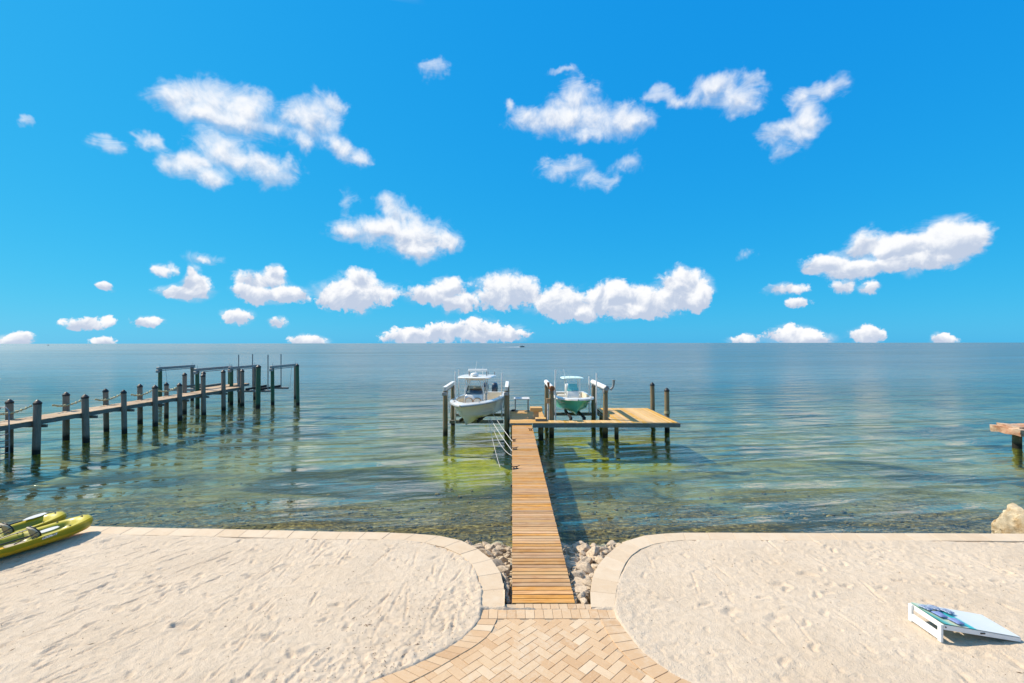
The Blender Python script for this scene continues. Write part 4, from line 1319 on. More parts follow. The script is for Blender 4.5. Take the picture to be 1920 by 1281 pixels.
# ------------------------------------------------------------------ boats
def build_boat(name, label, loc, yaw, L, B, D, hullm, style):
    t_ = thing(name, label, 'boat', loc, yaw)
    N = 36
    bow_p = 2.5 if style == 'big' else 3.2

    def shp(s):
        if s < 0.4: return 0.90 + 0.10 * math.sin(math.pi / 2 * s / 0.4)
        u = (s - 0.4) / 0.6
        return max(0.0, 1 - u ** bow_p) ** (0.85 if style == 'big' else 0.62)

    def sheer(s): return Vector((B / 2 * shp(s), L / 2 - s * L, D * (1 + 0.10 * s * s)))

    def chine(s):
        u = max(0.0, (s - 0.25) / 0.75)
        return Vector((0.84 * B / 2 * max(0.0, 1 - u ** 2.1) ** 0.9, L / 2 - s * L * 0.925, D * (0.26 + 0.34 * s ** 3)))

    def keel(s): return Vector((0.0, L / 2 - s * L * 0.85, D * 0.10 * max(0, (s - 0.6) / 0.4) ** 2))
    rings = []
    for i in range(N + 1):
        s = i / N
        kp, cp, sp = keel(s), chine(s), sheer(s)
        half = []
        for j in range(5): half.append(kp.lerp(cp, j / 5))
        for j in range(9):
            u = j / 8
            e = 1 + 0.9 * s * s
            half.append(Vector((cp.x + (sp.x - cp.x) * u ** e, cp.y + (sp.y - cp.y) * u, cp.z + (sp.z - cp.z) * u)))
        ring = [Vector((-p.x, p.y, p.z)) for p in half[::-1]] + half[1:]
        rings.append(ring)
    mb = MB().loft(rings, closed=False, caps=False)
    m0 = len(rings[0])
    mb.f.append(tuple(range(m0)))                                       # transom
    hull = part('hull', mb, hullm, t_, smooth=35, world=False)
    # rub rail and gunwale cap
    capw = 0.24 if style == 'big' else 0.20

    def inner(s):
        return Vector(((B / 2 - capw) * shp(s), L / 2 - 0.35 - s * (L - 0.35 - (0.95 if style == 'big' else 0.55)), D * (1 + 0.10 * s * s) + 0.035))
    cap = MB()
    for sg in (-1, 1):
        rg = []
        for i in range(N + 1):
            s = i / N
            o_, n_ = sheer(s), inner(s)
            rg.append([(sg * (o_.x + 0.025), o_.y - (0.02 if s > 0.97 else 0), o_.z - 0.05), (sg * (o_.x + 0.03), o_.y - (0.025 if s > .97 else 0), o_.z + 0.02), (sg * (o_.x - 0.03 if o_.x > .05 else o_.x), o_.y, o_.z + 0.05), (sg * n_.x, n_.y, n_.z + 0.015)])
        cap.loft(rg, closed=False, caps=False)
    o_, n_ = sheer(0), inner(0)
    cap.box(0, L / 2 - 0.17, D + 0.03, B * 0.90, 0.36, 0.05)
    cap_o = part('gunwale', cap, MT['gel'], t_, smooth=40, world=False)
    for sg in (-1, 1):
        part('rub_rail', MB().tube([(sg * (sheer(i / N).x + 0.035), sheer(i / N).y - (0.03 if i == N else 0), sheer(i / N).z - 0.055) for i in range(N + 1)], 0.022, 6), MT['galv'] if style == 'big' else MT['gel'], cap_o, smooth=60, world=False)
    if style == 'big':
        for sg in (-1, 1):                                             # bow eye, scuppers and a dark boot stripe
            st_ = MB()
            rows = []
            for i in range(0, N + 1):
                s = i / N
                c0, c1 = chine(s), sheer(s)
                rr_ = []
                for u in (0.02, 0.075):
                    e_ = u ** (1 + 0.9 * s * s)
                    rr_.append((sg * (c0.x + (c1.x - c0.x) * e_ + 0.006), c0.y + (c1.y - c0.y) * u - (0.006 if i == N else 0), c0.z + (c1.z - c0.z) * u))
                rows.append(rr_)
            st_.loft(rows, closed=False, caps=False)
            part('boot_stripe', st_, MT['liner'], hull, world=False)
        part('bow_eye', MB().tube([(0.03, -L * 0.455, D * 0.80), (0, -L * 0.47, D * 0.80), (-0.03, -L * 0.455, D * 0.80)], 0.012, 6), MT['galv'], hull, world=False)
        rail = []
        for i in range(20, 37):
            s = min(0.985, i / N)
            a_, b_ = sheer(s), inner(s)
            rail.append(a_.lerp(b_, 0.35))
        bowrail = [(-p.x, p.y, p.z + 0.05) for p in rail] + [(p.x, p.y, p.z + 0.05) for p in rail[::-1]]
        for (cx_, s_) in ((1, 0.86), (-1, 0.86), (1, 0.45), (-1, 0.45)):
            a_, b_ = sheer(s_), inner(s_)
            c_ = a_.lerp(b_, 0.5)
            part('deck_cleat', MB().box(cx_ * c_.x, c_.y, c_.z + 0.065, 0.05, 0.2, 0.035), MT['galv'], cap_o, 0.01, world=False)
    lin = MB()
    zs = D * (0.46 if style == 'big' else 0.60)
    for sg in (-1, 1):
        rg = []
        for i in range(N + 1):
            s = i / N
            n_ = inner(s)
            lift_ = 0.25 * max(0, (s - 0.75) / 0.25) if style == 'big' else 0.12 * max(0, (s - .6) / .4)
            rg.append([(sg * n_.x, n_.y, n_.z + 0.013), (sg * max(0, n_.x - 0.03), n_.y + 0.01, zs + lift_ + 0.1), (0, n_.y + 0.02, zs + lift_)])
        lin.loft(rg, closed=False, caps=False)
    lin.box(0, L / 2 - 0.36, (zs + D) / 2 + 0.02, B * 0.82, 0.03, D - zs)
    part('cockpit', lin, MT['liner'], t_, smooth=30, world=False)
    zc = zs
    if style == 'big':
        # coaming bolsters
        for sg in (-1, 1):
            pts = []
            for i in range(6, 30):
                n_ = inner(i / N)
                pts.append((sg * (n_.x - 0.045), n_.y, n_.z - 0.11))
            part('bolster', MB().tube(pts, 0.055, 8), MT['cushion'], t_, smooth=60, world=False)
        cy = -0.35
        con = MB()
        prof = [(-0.62, zc), (-0.62, zc + 0.55), (-0.50, zc + 1.02), (-0.30, zc + 1.18), (0.38, zc + 1.12), (0.46, zc + 0.85), (0.46, zc)]
        con.loft([[(x_, cy + a, b) for a, b in prof] for x_ in (-0.56, -0.50, 0.50, 0.56)])
        console = part('console', con, MT['gel'], t_, 0.03, smooth=40, world=False)
        seat = part('console_seat', MB().box(0, cy - 0.86, zc + 0.21, 0.98, 0.50, 0.42), MT['gel'], t_, 0.03, world=False)
        part('seat_cushion', MB().box(0, cy - 0.86, zc + 0.46, 0.96, 0.48, 0.08), MT['cushion'], seat, 0.025, world=False)
        for sx_ in (-0.27, 0.27):
            arch = []
            for (r_, h_, y_) in ((0.25, 0.72, -0.64), (0.25, 0.72, -0.70)):
                arch.append([(sx_ - r_, cy + y_, zc + 0.40)] + [(sx_ + r_ * math.cos(math.pi - math.pi * j / 10), cy + y_, zc + 0.72 + 0.20 * math.sin(math.pi * j / 10)) for j in range(11)] + [(sx_ + r_, cy + y_, zc + 0.40)])
            bk = part('seat_back', MB().loft(arch), MT['tan'], console, 0.01, world=False)
            arch = [[(sx_ + (p[0] - sx_) * 0.84, p[1] - 0.03 * q, zc + 0.44 + (p[2] - zc - 0.44) * 0.88) for p in arch[1]] for q in (0, 1)]
            part('seat_pad', MB().loft(arch), MT['cushion'], bk, 0.008, world=False)
        ws = MB().add([(-0.54, cy - 0.44, zc + 1.12), (0.54, cy - 0.44, zc + 1.12), (0.48, cy - 0.12, zc + 1.62), (-0.48, cy - 0.12, zc + 1.62)], [(0, 1, 2, 3)])
        for sg in (-1, 1):
            ws.add([(sg * 0.54, cy - 0.44, zc + 1.12), (sg * 0.55, cy + 0.25, zc + 1.12), (sg * 0.50, cy + 0.15, zc + 1.55), (sg * 0.48, cy - 0.12, zc + 1.62)], [(0, 1, 2, 3)])
        part('windshield', ws, MT['glass'], t_, world=False)
        part('dash', MB().box(0, cy + 0.40, zc + 1.20, 0.9, 0.16, 0.34, (-0.35, 0, 0)), MT['black'], console, 0.02, world=False)
        part('steering_wheel', MB().tube([(-0.15 + 0.18 * math.cos(a), cy + 0.56 + 0.05 * math.sin(a), zc + 1.08 + 0.17 * math.sin(a)) for a in [2 * math.pi * j / 16 for j in range(17)]], 0.016, 6), MT['galv'], console, smooth=60, world=False)
        # leaning post
        lp = part('leaning_post', MB().box(0, cy + 1.35, zc + 0.45, 0.95, 0.50, 0.90), MT['gel'], t_, 0.03, world=False)
        part('seat_cushion', MB().box(0, cy + 1.32, zc + 0.95, 1.0, 0.48, 0.12), MT['cushion'], lp, 0.03, world=False)
        part('seat_back', MB().box(0, cy + 1.56, zc + 1.22, 1.0, 0.10, 0.30), MT['cushion'], lp, 0.03, world=False)
        # hard top
        tz_ = 2.56 - loc[2]
        pr = []
        for zz, g in ((tz_, 0.94), (tz_ + 0.045, 1.0), (tz_ + 0.085, 0.97), (tz_ + 0.10, 0.90)):
            ring = []
            for j in range(28):
                a = 2 * math.pi * j / 28
                ca, sa = math.cos(a), math.sin(a)
                ring.append((1.14 * g * math.copysign(abs(ca) ** 0.42, ca), cy + 0.55 + 1.35 * g * math.copysign(abs(sa) ** 0.42, sa), zz + 0.03 * (1 - abs(sa))))
            pr.append(ring)
        top = part('hard_top', MB().loft(pr), MT['gel'], t_, smooth=40, world=False)
        for sg in (-1, 1):
            for (b0, t0) in (((0.60, cy - 0.52, zc), (0.58, cy - 0.30, tz_)), ((0.62, cy + 0.42, zc), (0.58, cy + 1.0, tz_)), ((0.60, cy - 0.36, zc + 1.2), (0.30, cy - 0.28, tz_)), ((0.60, cy + 0.62, zc + 1.25), (0.58, cy + 0.15, tz_))):
                part('top_leg', MB().tube([(sg * b0[0], b0[1], b0[2]), (sg * (b0[0] * 0.5 + t0[0] * 0.5), (b0[1] + t0[1]) / 2, (b0[2] + t0[2]) / 2), (sg * t0[0], t0[1], t0[2] + 0.01)], 0.032, 8), MT['gel'], t_, smooth=60, world=False)
        part('crossbar', MB().tube([(-0.58, cy - 0.30, tz_ - 0.06), (0.58, cy - 0.30, tz_ - 0.06)], 0.028, 8), MT['gel'], top, smooth=60, world=False)
        part('life_vest_bag', MB().box(0, cy + 0.5, tz_ - 0.10, 0.9, 0.9, 0.12), MT['liner'], top, 0.04, world=False)
        part('radar', MB().lathe([(0.10, 0.10), (0.24, 0.12), (0.27, 0.18), (0.25, 0.27), (0.12, 0.33), (0.01, 0.335)], (-0.02, cy - 0.15, tz_ + 0.02), 16), MT['gel'], top, smooth=60, world=False)
        bar = part('light_bar', MB().box(0, cy + 0.75, tz_ + 0.46, 1.30, 0.16, 0.15), MT['gel'], top, 0.03, world=False)
        for sx_ in (-0.58, 0.58):
            part('bar_bracket', MB().tube([(sx_, cy + 0.75, tz_ + 0.08), (sx_, cy + 0.75, tz_ + 0.40)], 0.03, 8), MT['galv'], bar, world=False)
        for (ax_a, lean) in ((-0.28, 0.14), (0.25, 0.02)):
            part('antenna', MB().tube([(ax_a, cy + 1.0, tz_ + 0.1), (ax_a + lean, cy + 1.05, tz_ + (1.05 if lean > .1 else 0.7))], [0.02, 0.008], 6), MT['pvc'], top, world=False)
        for sx_ in (-0.9, -0.45, 0.45, 0.9):
            part('rod_holder', MB().tube([(sx_, cy + 1.82, tz_ - 0.05), (sx_, cy + 1.95, tz_ + 0.28)], 0.028, 8), MT['galv'], top, world=False)
        engines = (-0.36, 0.36)
        es = 1.0
    else:
        cy = 0.10
        prof = [(-0.34, zc), (-0.34, zc + 0.45), (-0.24, zc + 0.80), (0.26, zc + 0.84), (0.32, zc)]
        con = MB().loft([[(x_, cy + a, b) for a, b in prof] for x_ in (-0.40, -0.36, 0.36, 0.40)])
        console = part('console', con, MT['gel'], t_, 0.025, smooth=40, world=False)
        part('front_seat', MB().box(0, cy - 0.50, zc + 0.19, 0.72, 0.32, 0.38), MT['cushion'], console, 0.03, world=False)
        ws = MB().add([(-0.38, cy - 0.24, zc + 0.81), (0.38, cy - 0.24, zc + 0.81), (0.30, cy - 0.05, zc + 1.28), (-0.30, cy - 0.05, zc + 1.28)], [(0, 1, 2, 3)])
        for sg in (-1, 1):
            ws.add([(sg * 0.38, cy - 0.24, zc + 0.81), (sg * 0.39, cy + 0.15, zc + 0.83), (sg * 0.30, cy - 0.05, zc + 1.28)], [(0, 1, 2)])
        part('windshield', ws, MT['glass_teal'], t_, world=False)
        part('cooler_seat', MB().box(0, cy + 1.05, zc + 0.24, 0.80, 0.44, 0.48), MT['gel'], t_, 0.03, world=False)
        for sg in (-1, 1):
            part('seat', MB().box(sg * 0.55, L / 2 - 0.75, zc + 0.16, 0.55, 0.45, 0.32), MT['cushion'], t_, 0.03, world=False)
        tz_ = 2.38 - loc[2]
        pr = []
        for zz, g in ((tz_, 0.97), (tz_ + 0.02, 1.0), (tz_ + 0.05, 0.98), (tz_ + 0.06, 0.9)):
            ring = []
            for j in range(24):
                a = 2 * math.pi * j / 24
                ca, sa = math.cos(a), math.sin(a)
                ring.append((0.76 * g * math.copysign(abs(ca) ** 0.4, ca), cy + 0.35 + 0.85 * g * math.copysign(abs(sa) ** 0.4, sa), zz + 0.04 * (1 - abs(ca))))
            pr.append(ring)
        top = part('canvas_top', MB().loft(pr), MT['teal_pale'], t_, smooth=40, world=False)
        for sg in (-1, 1):
            for y_ in (-0.30, 0.45):
                part('top_leg', MB().tube([(sg * 0.50, cy + y_, zc), (sg * 0.45, cy + y_ * 1.1, zc + 0.9), (sg * 0.46, cy + y_ * 1.3 + 0.1, tz_ + 0.02)], 0.025, 8), MT['gel'], t_, smooth=60, world=False)
        for sx_ in (-0.6, -0.25, 0.12, 0.45):
            part('rod_holder', MB().tube([(sx_, cy - 0.40, tz_ + 0.03), (sx_, cy - 0.40, tz_ + 0.19)], 0.022, 8), MT['pvc'], top, world=False)
        part('antenna', MB().tube([(-0.45, cy + 0.2, tz_ + 0.05), (-0.58, cy + 0.3, tz_ + 0.62)], [0.018, 0.008], 6), MT['pvc'], top, world=False)
        engines = (0.0,)
        es = 0.85
    for ex in engines:
        ey = L / 2 + 0.30
        rr = []
        for zz, w_, l_, oy in ((D - 0.12, 0.15, 0.20, 0.0), (D + 0.05, 0.20, 0.30, 0.02), (D + 0.30, 0.23, 0.36, 0.05), (D + 0.52, 0.21, 0.33, 0.08), (D + 0.66, 0.15, 0.24, 0.10), (D + 0.70, 0.06, 0.1, 0.10)):
            rr.append([(ex + w_ * es * math.copysign(abs(math.cos(a)) ** 0.6, math.cos(a)), ey + oy + l_ * es * math.copysign(abs(math.sin(a)) ** 0.6, math.sin(a)), D + (zz - D) * es) for a in [2 * math.pi * j / 20 for j in range(20)]])
        eng = part('outboard_engine', MB().loft(rr), MT['navy'] if style == 'big' else MT['gel'], t_, smooth=50, world=False)
        part('engine_leg', MB().loft([[(ex + w_ * cx_, ey + 0.02 + l_ * cy_, z_) for cx_, cy_ in ((-1, 0), (-.6, -.8), (0, -1), (.6, -.8), (1, 0), (0.5, .9), (-.5, .9))] for z_, w_, l_ in ((D - 0.1, 0.11, 0.17), (D * 0.4, 0.08, 0.14), (-0.15, 0.06, 0.16), (-0.35, 0.02, 0.08))]), MT['black'], eng, smooth=50, world=False)
        part('propeller', MB().lathe([(0.02, -0.12), (0.06, -0.05), (0.05, 0.10), (0.01, 0.12)], (ex, ey + 0.22, -0.12), 10), MT['galv'], eng, smooth=60, world=False)
        part('mount_bracket', MB().box(ex, L / 2 + 0.06, D - 0.12, 0.22, 0.16, 0.30), MT['black'], eng, 0.02, world=False)
    return t_


build_boat('center_console_boat', 'large white centre console boat with hard top raised on the left lift', (-2.30, 30.2, -0.14), R(-8.2), 8.6, 3.0, 1.30, MT['hull_cream'], 'big')
build_boat('bay_boat', 'small seafoam green boat with thin canvas top raised on the right lift', (4.10, 31.4, 0.13), 0.0, 5.5, 2.6, 1.06, MT['teal'], 'small')


# mooring lines between the white boat's lift and the walkway
def line(p0, p1, sag, label, r=0.016, mat='rope_w', n=14):
    p0, p1 = Vector(p0), Vector(p1)
    pts = []
    for i in range(n + 1):
        u = i / n
        p = p0.lerp(p1, u)
        p.z -= sag * 4 * u * (1 - u)
        pts.append(p)
    o = link('mooring_line', MB().tube(pts, r, 6).mesh('mooring_line', 0, 60), None, None, MT[mat])
    return tag(o, label, 'rope', 'mooring lines of the white boat')


line((-1.25, 28.95, 0.48), (0.02, 22.7, -0.02), 0.05, 'white mooring line from the white boat, upper one reaching the walkway')
line((-1.36, 28.2, 0.30), (0.01, 20.7, -0.02), 0.06, 'taut white mooring line from the white boat, lower one reaching the walkway')
line((-1.38, 28.3, 0.32), (0.0, 20.1, -0.08), 0.45, 'slack white mooring line sagging below the taut ones', 0.012)
line((-1.5, 28.6, 0.30), (-0.55, 21.6, -1.02), 0.20, 'slack white line hanging from the white boat down into the water', 0.012)

# ------------------------------------------------------------------ neighbouring jetty on the left
JZ = 0.76
jt = thing('jetty', 'long weathered jetty with grey capped posts on the left', 'jetty', (-25.9, 30, 0))
jp = MB().box(0, 0, 0, 1.58, 0.136, 0.04).mesh('plank', 0.003); jp.materials.append(MT['plank_old'])
y = 20.0
while y < 43.2:
    o = link('plank', jp, jt); o.matrix_parent_inverse = Matrix.Translation(-jt.location)
    o.location = (-25.9 + random.gauss(0, .008), y, JZ - 0.02 + random.gauss(0, .003)); o.rotation_euler = (0, random.gauss(0, .004), random.gauss(0, .003))
    y += 0.148
jp2 = MB().box(0, 0, 0, 1.35, 0.136, 0.04).mesh('plank', 0.003); jp2.materials.append(MT['plank_old'])
y = 41.4
while y < 47.2:
    o = link('plank', jp2, jt); o.matrix_parent_inverse = Matrix.Translation(-jt.location)
    o.location = (-27.37, y, JZ - 0.015 + random.gauss(0, .003))
    y += 0.148
for xs in (-25.16, -26.64):
    part('stringer', MB().beam((xs, 20, JZ - 0.15), (xs, 43.2, JZ - 0.15), 0.06, 0.22), MT['grey_wood_y'], jt)
for xs in (-26.75, -27.98):
    part('stringer', MB().beam((xs, 41.4, JZ - 0.15), (xs, 47.2, JZ - 0.15), 0.06, 0.22), MT['grey_wood_y'], jt)
for (yy, zt) in ((21.7, 1.67), (24.4, 1.67), (27.2, 1.67), (29.9, 1.67), (32.5, 1.67), (34.9, 1.62), (37.6, 2.15), (40.2, 2.3), (43.0, 2.18)):
    capped_pile(-25.0, yy, zt, jt, MT['pile_grey'], 0.16)
for (yy, zt) in ((21.9, 1.67), (24.75, 1.67), (27.9, 1.67), (30.65, 1.67), (33.45, 1.67), (36.0, 1.57), (38.0, 2.2), (40.3, 2.2), (45.6, 2.2)):
    capped_pile(-26.82, yy, zt, jt, MT['pile_grey'], 0.16)
for yy in (24.55, 27.55, 30.25, 32.95, 35.45, 37.8, 40.25):
    part('cross_beam', MB().box(-25.9, yy + 0.22, JZ - 0.34, 2.15, 0.09, 0.16), MT['grey_wood'], jt)
# frayed rope swags on the far row of posts
for i_, (yy, lab) in enumerate(((24.75, 'nearest the left edge of the picture'), (27.9, 'second from the left edge of the picture'), (30.65, 'third from the left edge of the picture'), (33.45, 'fourth from the left edge of the picture'), (36.0, 'fifth, farthest out along the jetty'))):
    mb = MB()
    pts = []
    for a in range(26):
        u = a / 25
        pts.append((-26.62 + 0.05 * math.sin(a * 1.9), yy - 1.05 + 2.0 * u, JZ + 0.30 + 0.18 * (2 * u - 1) ** 2 + 0.13 * u + 0.015 * math.sin(a * 2.7)))
    mb.tube(pts, [0.05 + 0.018 * math.sin(a * 2.1) for a in range(26)], 7)
    o = link('rope_swag', mb.mesh('rope_swag', 0, 60), None, None, MT['rope_g'])
    tag(o, 'thick pale rope swag on a jetty post, ' + lab, 'rope', 'rope swags along the jetty')
ld = thing('swim_ladder', 'grey metal swim ladder hanging off the jetty at the left edge', 'ladder', (-24.75, 22.6, JZ))
for yy in (-0.22, 0.22):
    part('rail', MB().tube([(-0.5, yy, 0), (-0.5, yy, 0.75), (-0.4, yy, 0.9), (-0.15, yy, 0.9), (0.0, yy, 0.75), (0.02, yy, -1.9)], 0.028, 8), MT['galv'], ld, smooth=60, world=False)
for z_ in (-0.4, -0.7, -1.0, -1.3, -1.6):
    part('rung', MB().tube([(0.01, -0.22, z_), (0.01, 0.22, z_)], 0.025, 8), MT['galv'], ld, smooth=60, world=False)


def gallows(name, label, xa, xb, ya, yb, h, loc, cz):
    t_ = thing(name, label, 'boat lift', loc)
    for x_, (y0, y1), hh in ((xa, ya, h[0]), (xb, yb, h[1])):
        for y_ in (y0, y1):
            part('piling', MB().tube([(x_, y_, -3.4), (x_, y_, -1), (x_ + random.uniform(-.02, .02), y_, hh - 0.22)], [0.175, 0.165, 0.155], 12), MT['pile_green'] if (y_ == y0 and x_ == xa) or random.random() < 0.4 else MT['pile_grey'], t_, smooth=50)
        b = part('top_beam', MB().box(x_, (y0 + y1) / 2, hh - 0.10, 0.24, y1 - y0 + 0.6, 0.24), MT['galv'], t_, 0.015)
        part('drive_pipe', MB().tube([(x_ + 0.16, y0 - 0.2, hh - 0.30), (x_ + 0.16, y1 + 0.2, hh - 0.30)], 0.035, 8), MT['galv'], b)
        part('gear_box', MB().box(x_, y0 - 0.25, hh - 0.36, 0.26, 0.24, 0.26), MT['galv'], b, 0.02)
        sgn = 1 if x_ == xa else -1
        for y_ in (y0 + 0.5, y1 - 0.5):
            part('cable', MB().tube([(x_ + sgn * 0.15, y_, hh - 0.2), (x_ + sgn * 0.35, y_, cz)], 0.014, 6), MT['galv'], b)
        part('roof_spike', MB().tube([(x_, y0, hh), (x_, y0, hh + 0.28)], 0.012, 5), MT['galv'], b)
        part('roof_spike', MB().tube([(x_, y1, hh), (x_, y1, hh + 0.28)], 0.012, 5), MT['galv'], b)
    for u in (0.12, 0.88):
        y_ = ya[0] + (ya[1] - ya[0]) * u
        part('cradle_beam', MB().box((xa + xb) / 2, y_, cz, xb - xa - 0.6, 0.2, 0.2), MT['galv'], t_, 0.01)
    for u in (0.32, 0.68):
        x_ = xa + (xb - xa) * u
        part('bunk', MB().box(x_, (ya[0] + ya[1]) / 2, cz + 0.20, 0.16, ya[1] - ya[0] - 0.4, 0.2), MT['carpet'] if xa > -28 else MT['grey_wood_y'], t_, 0.01)
    return t_


gallows('boat_lift', 'empty boat lift with tall green piles on the left of the jetty end', -32.4, -28.0, (42.7, 47.0), (41.3, 46.0), (2.62, 2.56), (-30, 44, -1), 0.50)
lb = gallows('boat_lift', 'empty boat lift with four tall guide poles past the jetty end', -26.5, -22.5, (43.8, 47.8), (43.6, 48.2), (2.58, 2.68), (-24.5, 46, -1), 0.25)
for (x_, y_) in ((-26.1, 44.3), (-26.45, 47.3), (-23.3, 44.3), (-23.4, 47.0)):
    part('guide_pole', MB().tube([(x_, y_, 0.3), (x_, y_, 3.72)], 0.05, 8), MT['galv'], lb, smooth=60)
for (x_, y_, zt, m_, lab) in ((-22.6, 41.3, 2.75, 'pile_green', 'tall green mooring pile with black cap, left of the two lone piles'), (-20.05, 43.4, 2.75, 'pile_green', 'slim mooring pile at the far right end of the jetty lifts')):
    t_ = thing('mooring_pile', lab, 'pile', (x_, y_, -1))
    capped_pile(x_, y_, zt, t_, MT[m_], 0.19 if x_ < -22 else 0.16)

# ------------------------------------------------------------------ ruined dock at the right edge
MT['ruin'] = m_plain('rust_stained_concrete', (0.58, 0.42, 0.29), 0.9, 0.5, 1.9, bumpd=0.06, spec=0.2, dirt=(0.33, 0.085, 0.018), dirt_lo=0.42)
rd = thing('ruined_dock', 'broken rust stained dock end standing in the water at the right edge', 'dock', (29.5, 25.6, -1))


def rough_slab(x0, x1, y0, y1, z0, z1, seed, amp=0.05):
    bm = bmesh.new()
    bmesh.ops.create_cube(bm, size=1.0)
    bmesh.ops.subdivide_edges(bm, edges=bm.edges[:], cuts=9, use_grid_fill=True)
    for v in bm.verts:
        p = Vector(((x0 + x1) / 2 + v.co.x * (x1 - x0), (y0 + y1) / 2 + v.co.y * (y1 - y0), (z0 + z1) / 2 + v.co.z * (z1 - z0)))
        q = p * 1.7 + Vector((seed, 0, 0))
        p += Vector((mnoise.noise(q), mnoise.noise(q + Vector((7, 1, 3))), mnoise.noise(q + Vector((3, 9, 1))))) * amp
        v.co = p
    me = bpy.data.meshes.new('slab'); bm.to_mesh(me); bm.free()
    return me


me = rough_slab(27.05, 33.0, 24.7, 26.2, -0.22, 0.16, 3, 0.10); part('deck_slab', me, MT['ruin'], rd)
me = rough_slab(27.3, 28.4, 24.9, 26.1, 0.10, 0.27, 9, 0.12); part('broken_topping', me, MT['ruin'], rd)
for x_ in (28.6, 29.3, 30.0, 30.7):
    part('plank', MB().box(x_, 25.45, 0.23, 0.5, 1.3, 0.07, (0, 0, random.uniform(-.05, .05))), MT['grey_wood_y'], rd)
for (x_, y_) in ((27.75, 25.5), (30.6, 25.5)):
    part('piling', MB().tube([(x_, y_, -3.2), (x_, y_, -0.25)], 0.2, 12), MT['pile_dock'], rd, smooth=50)

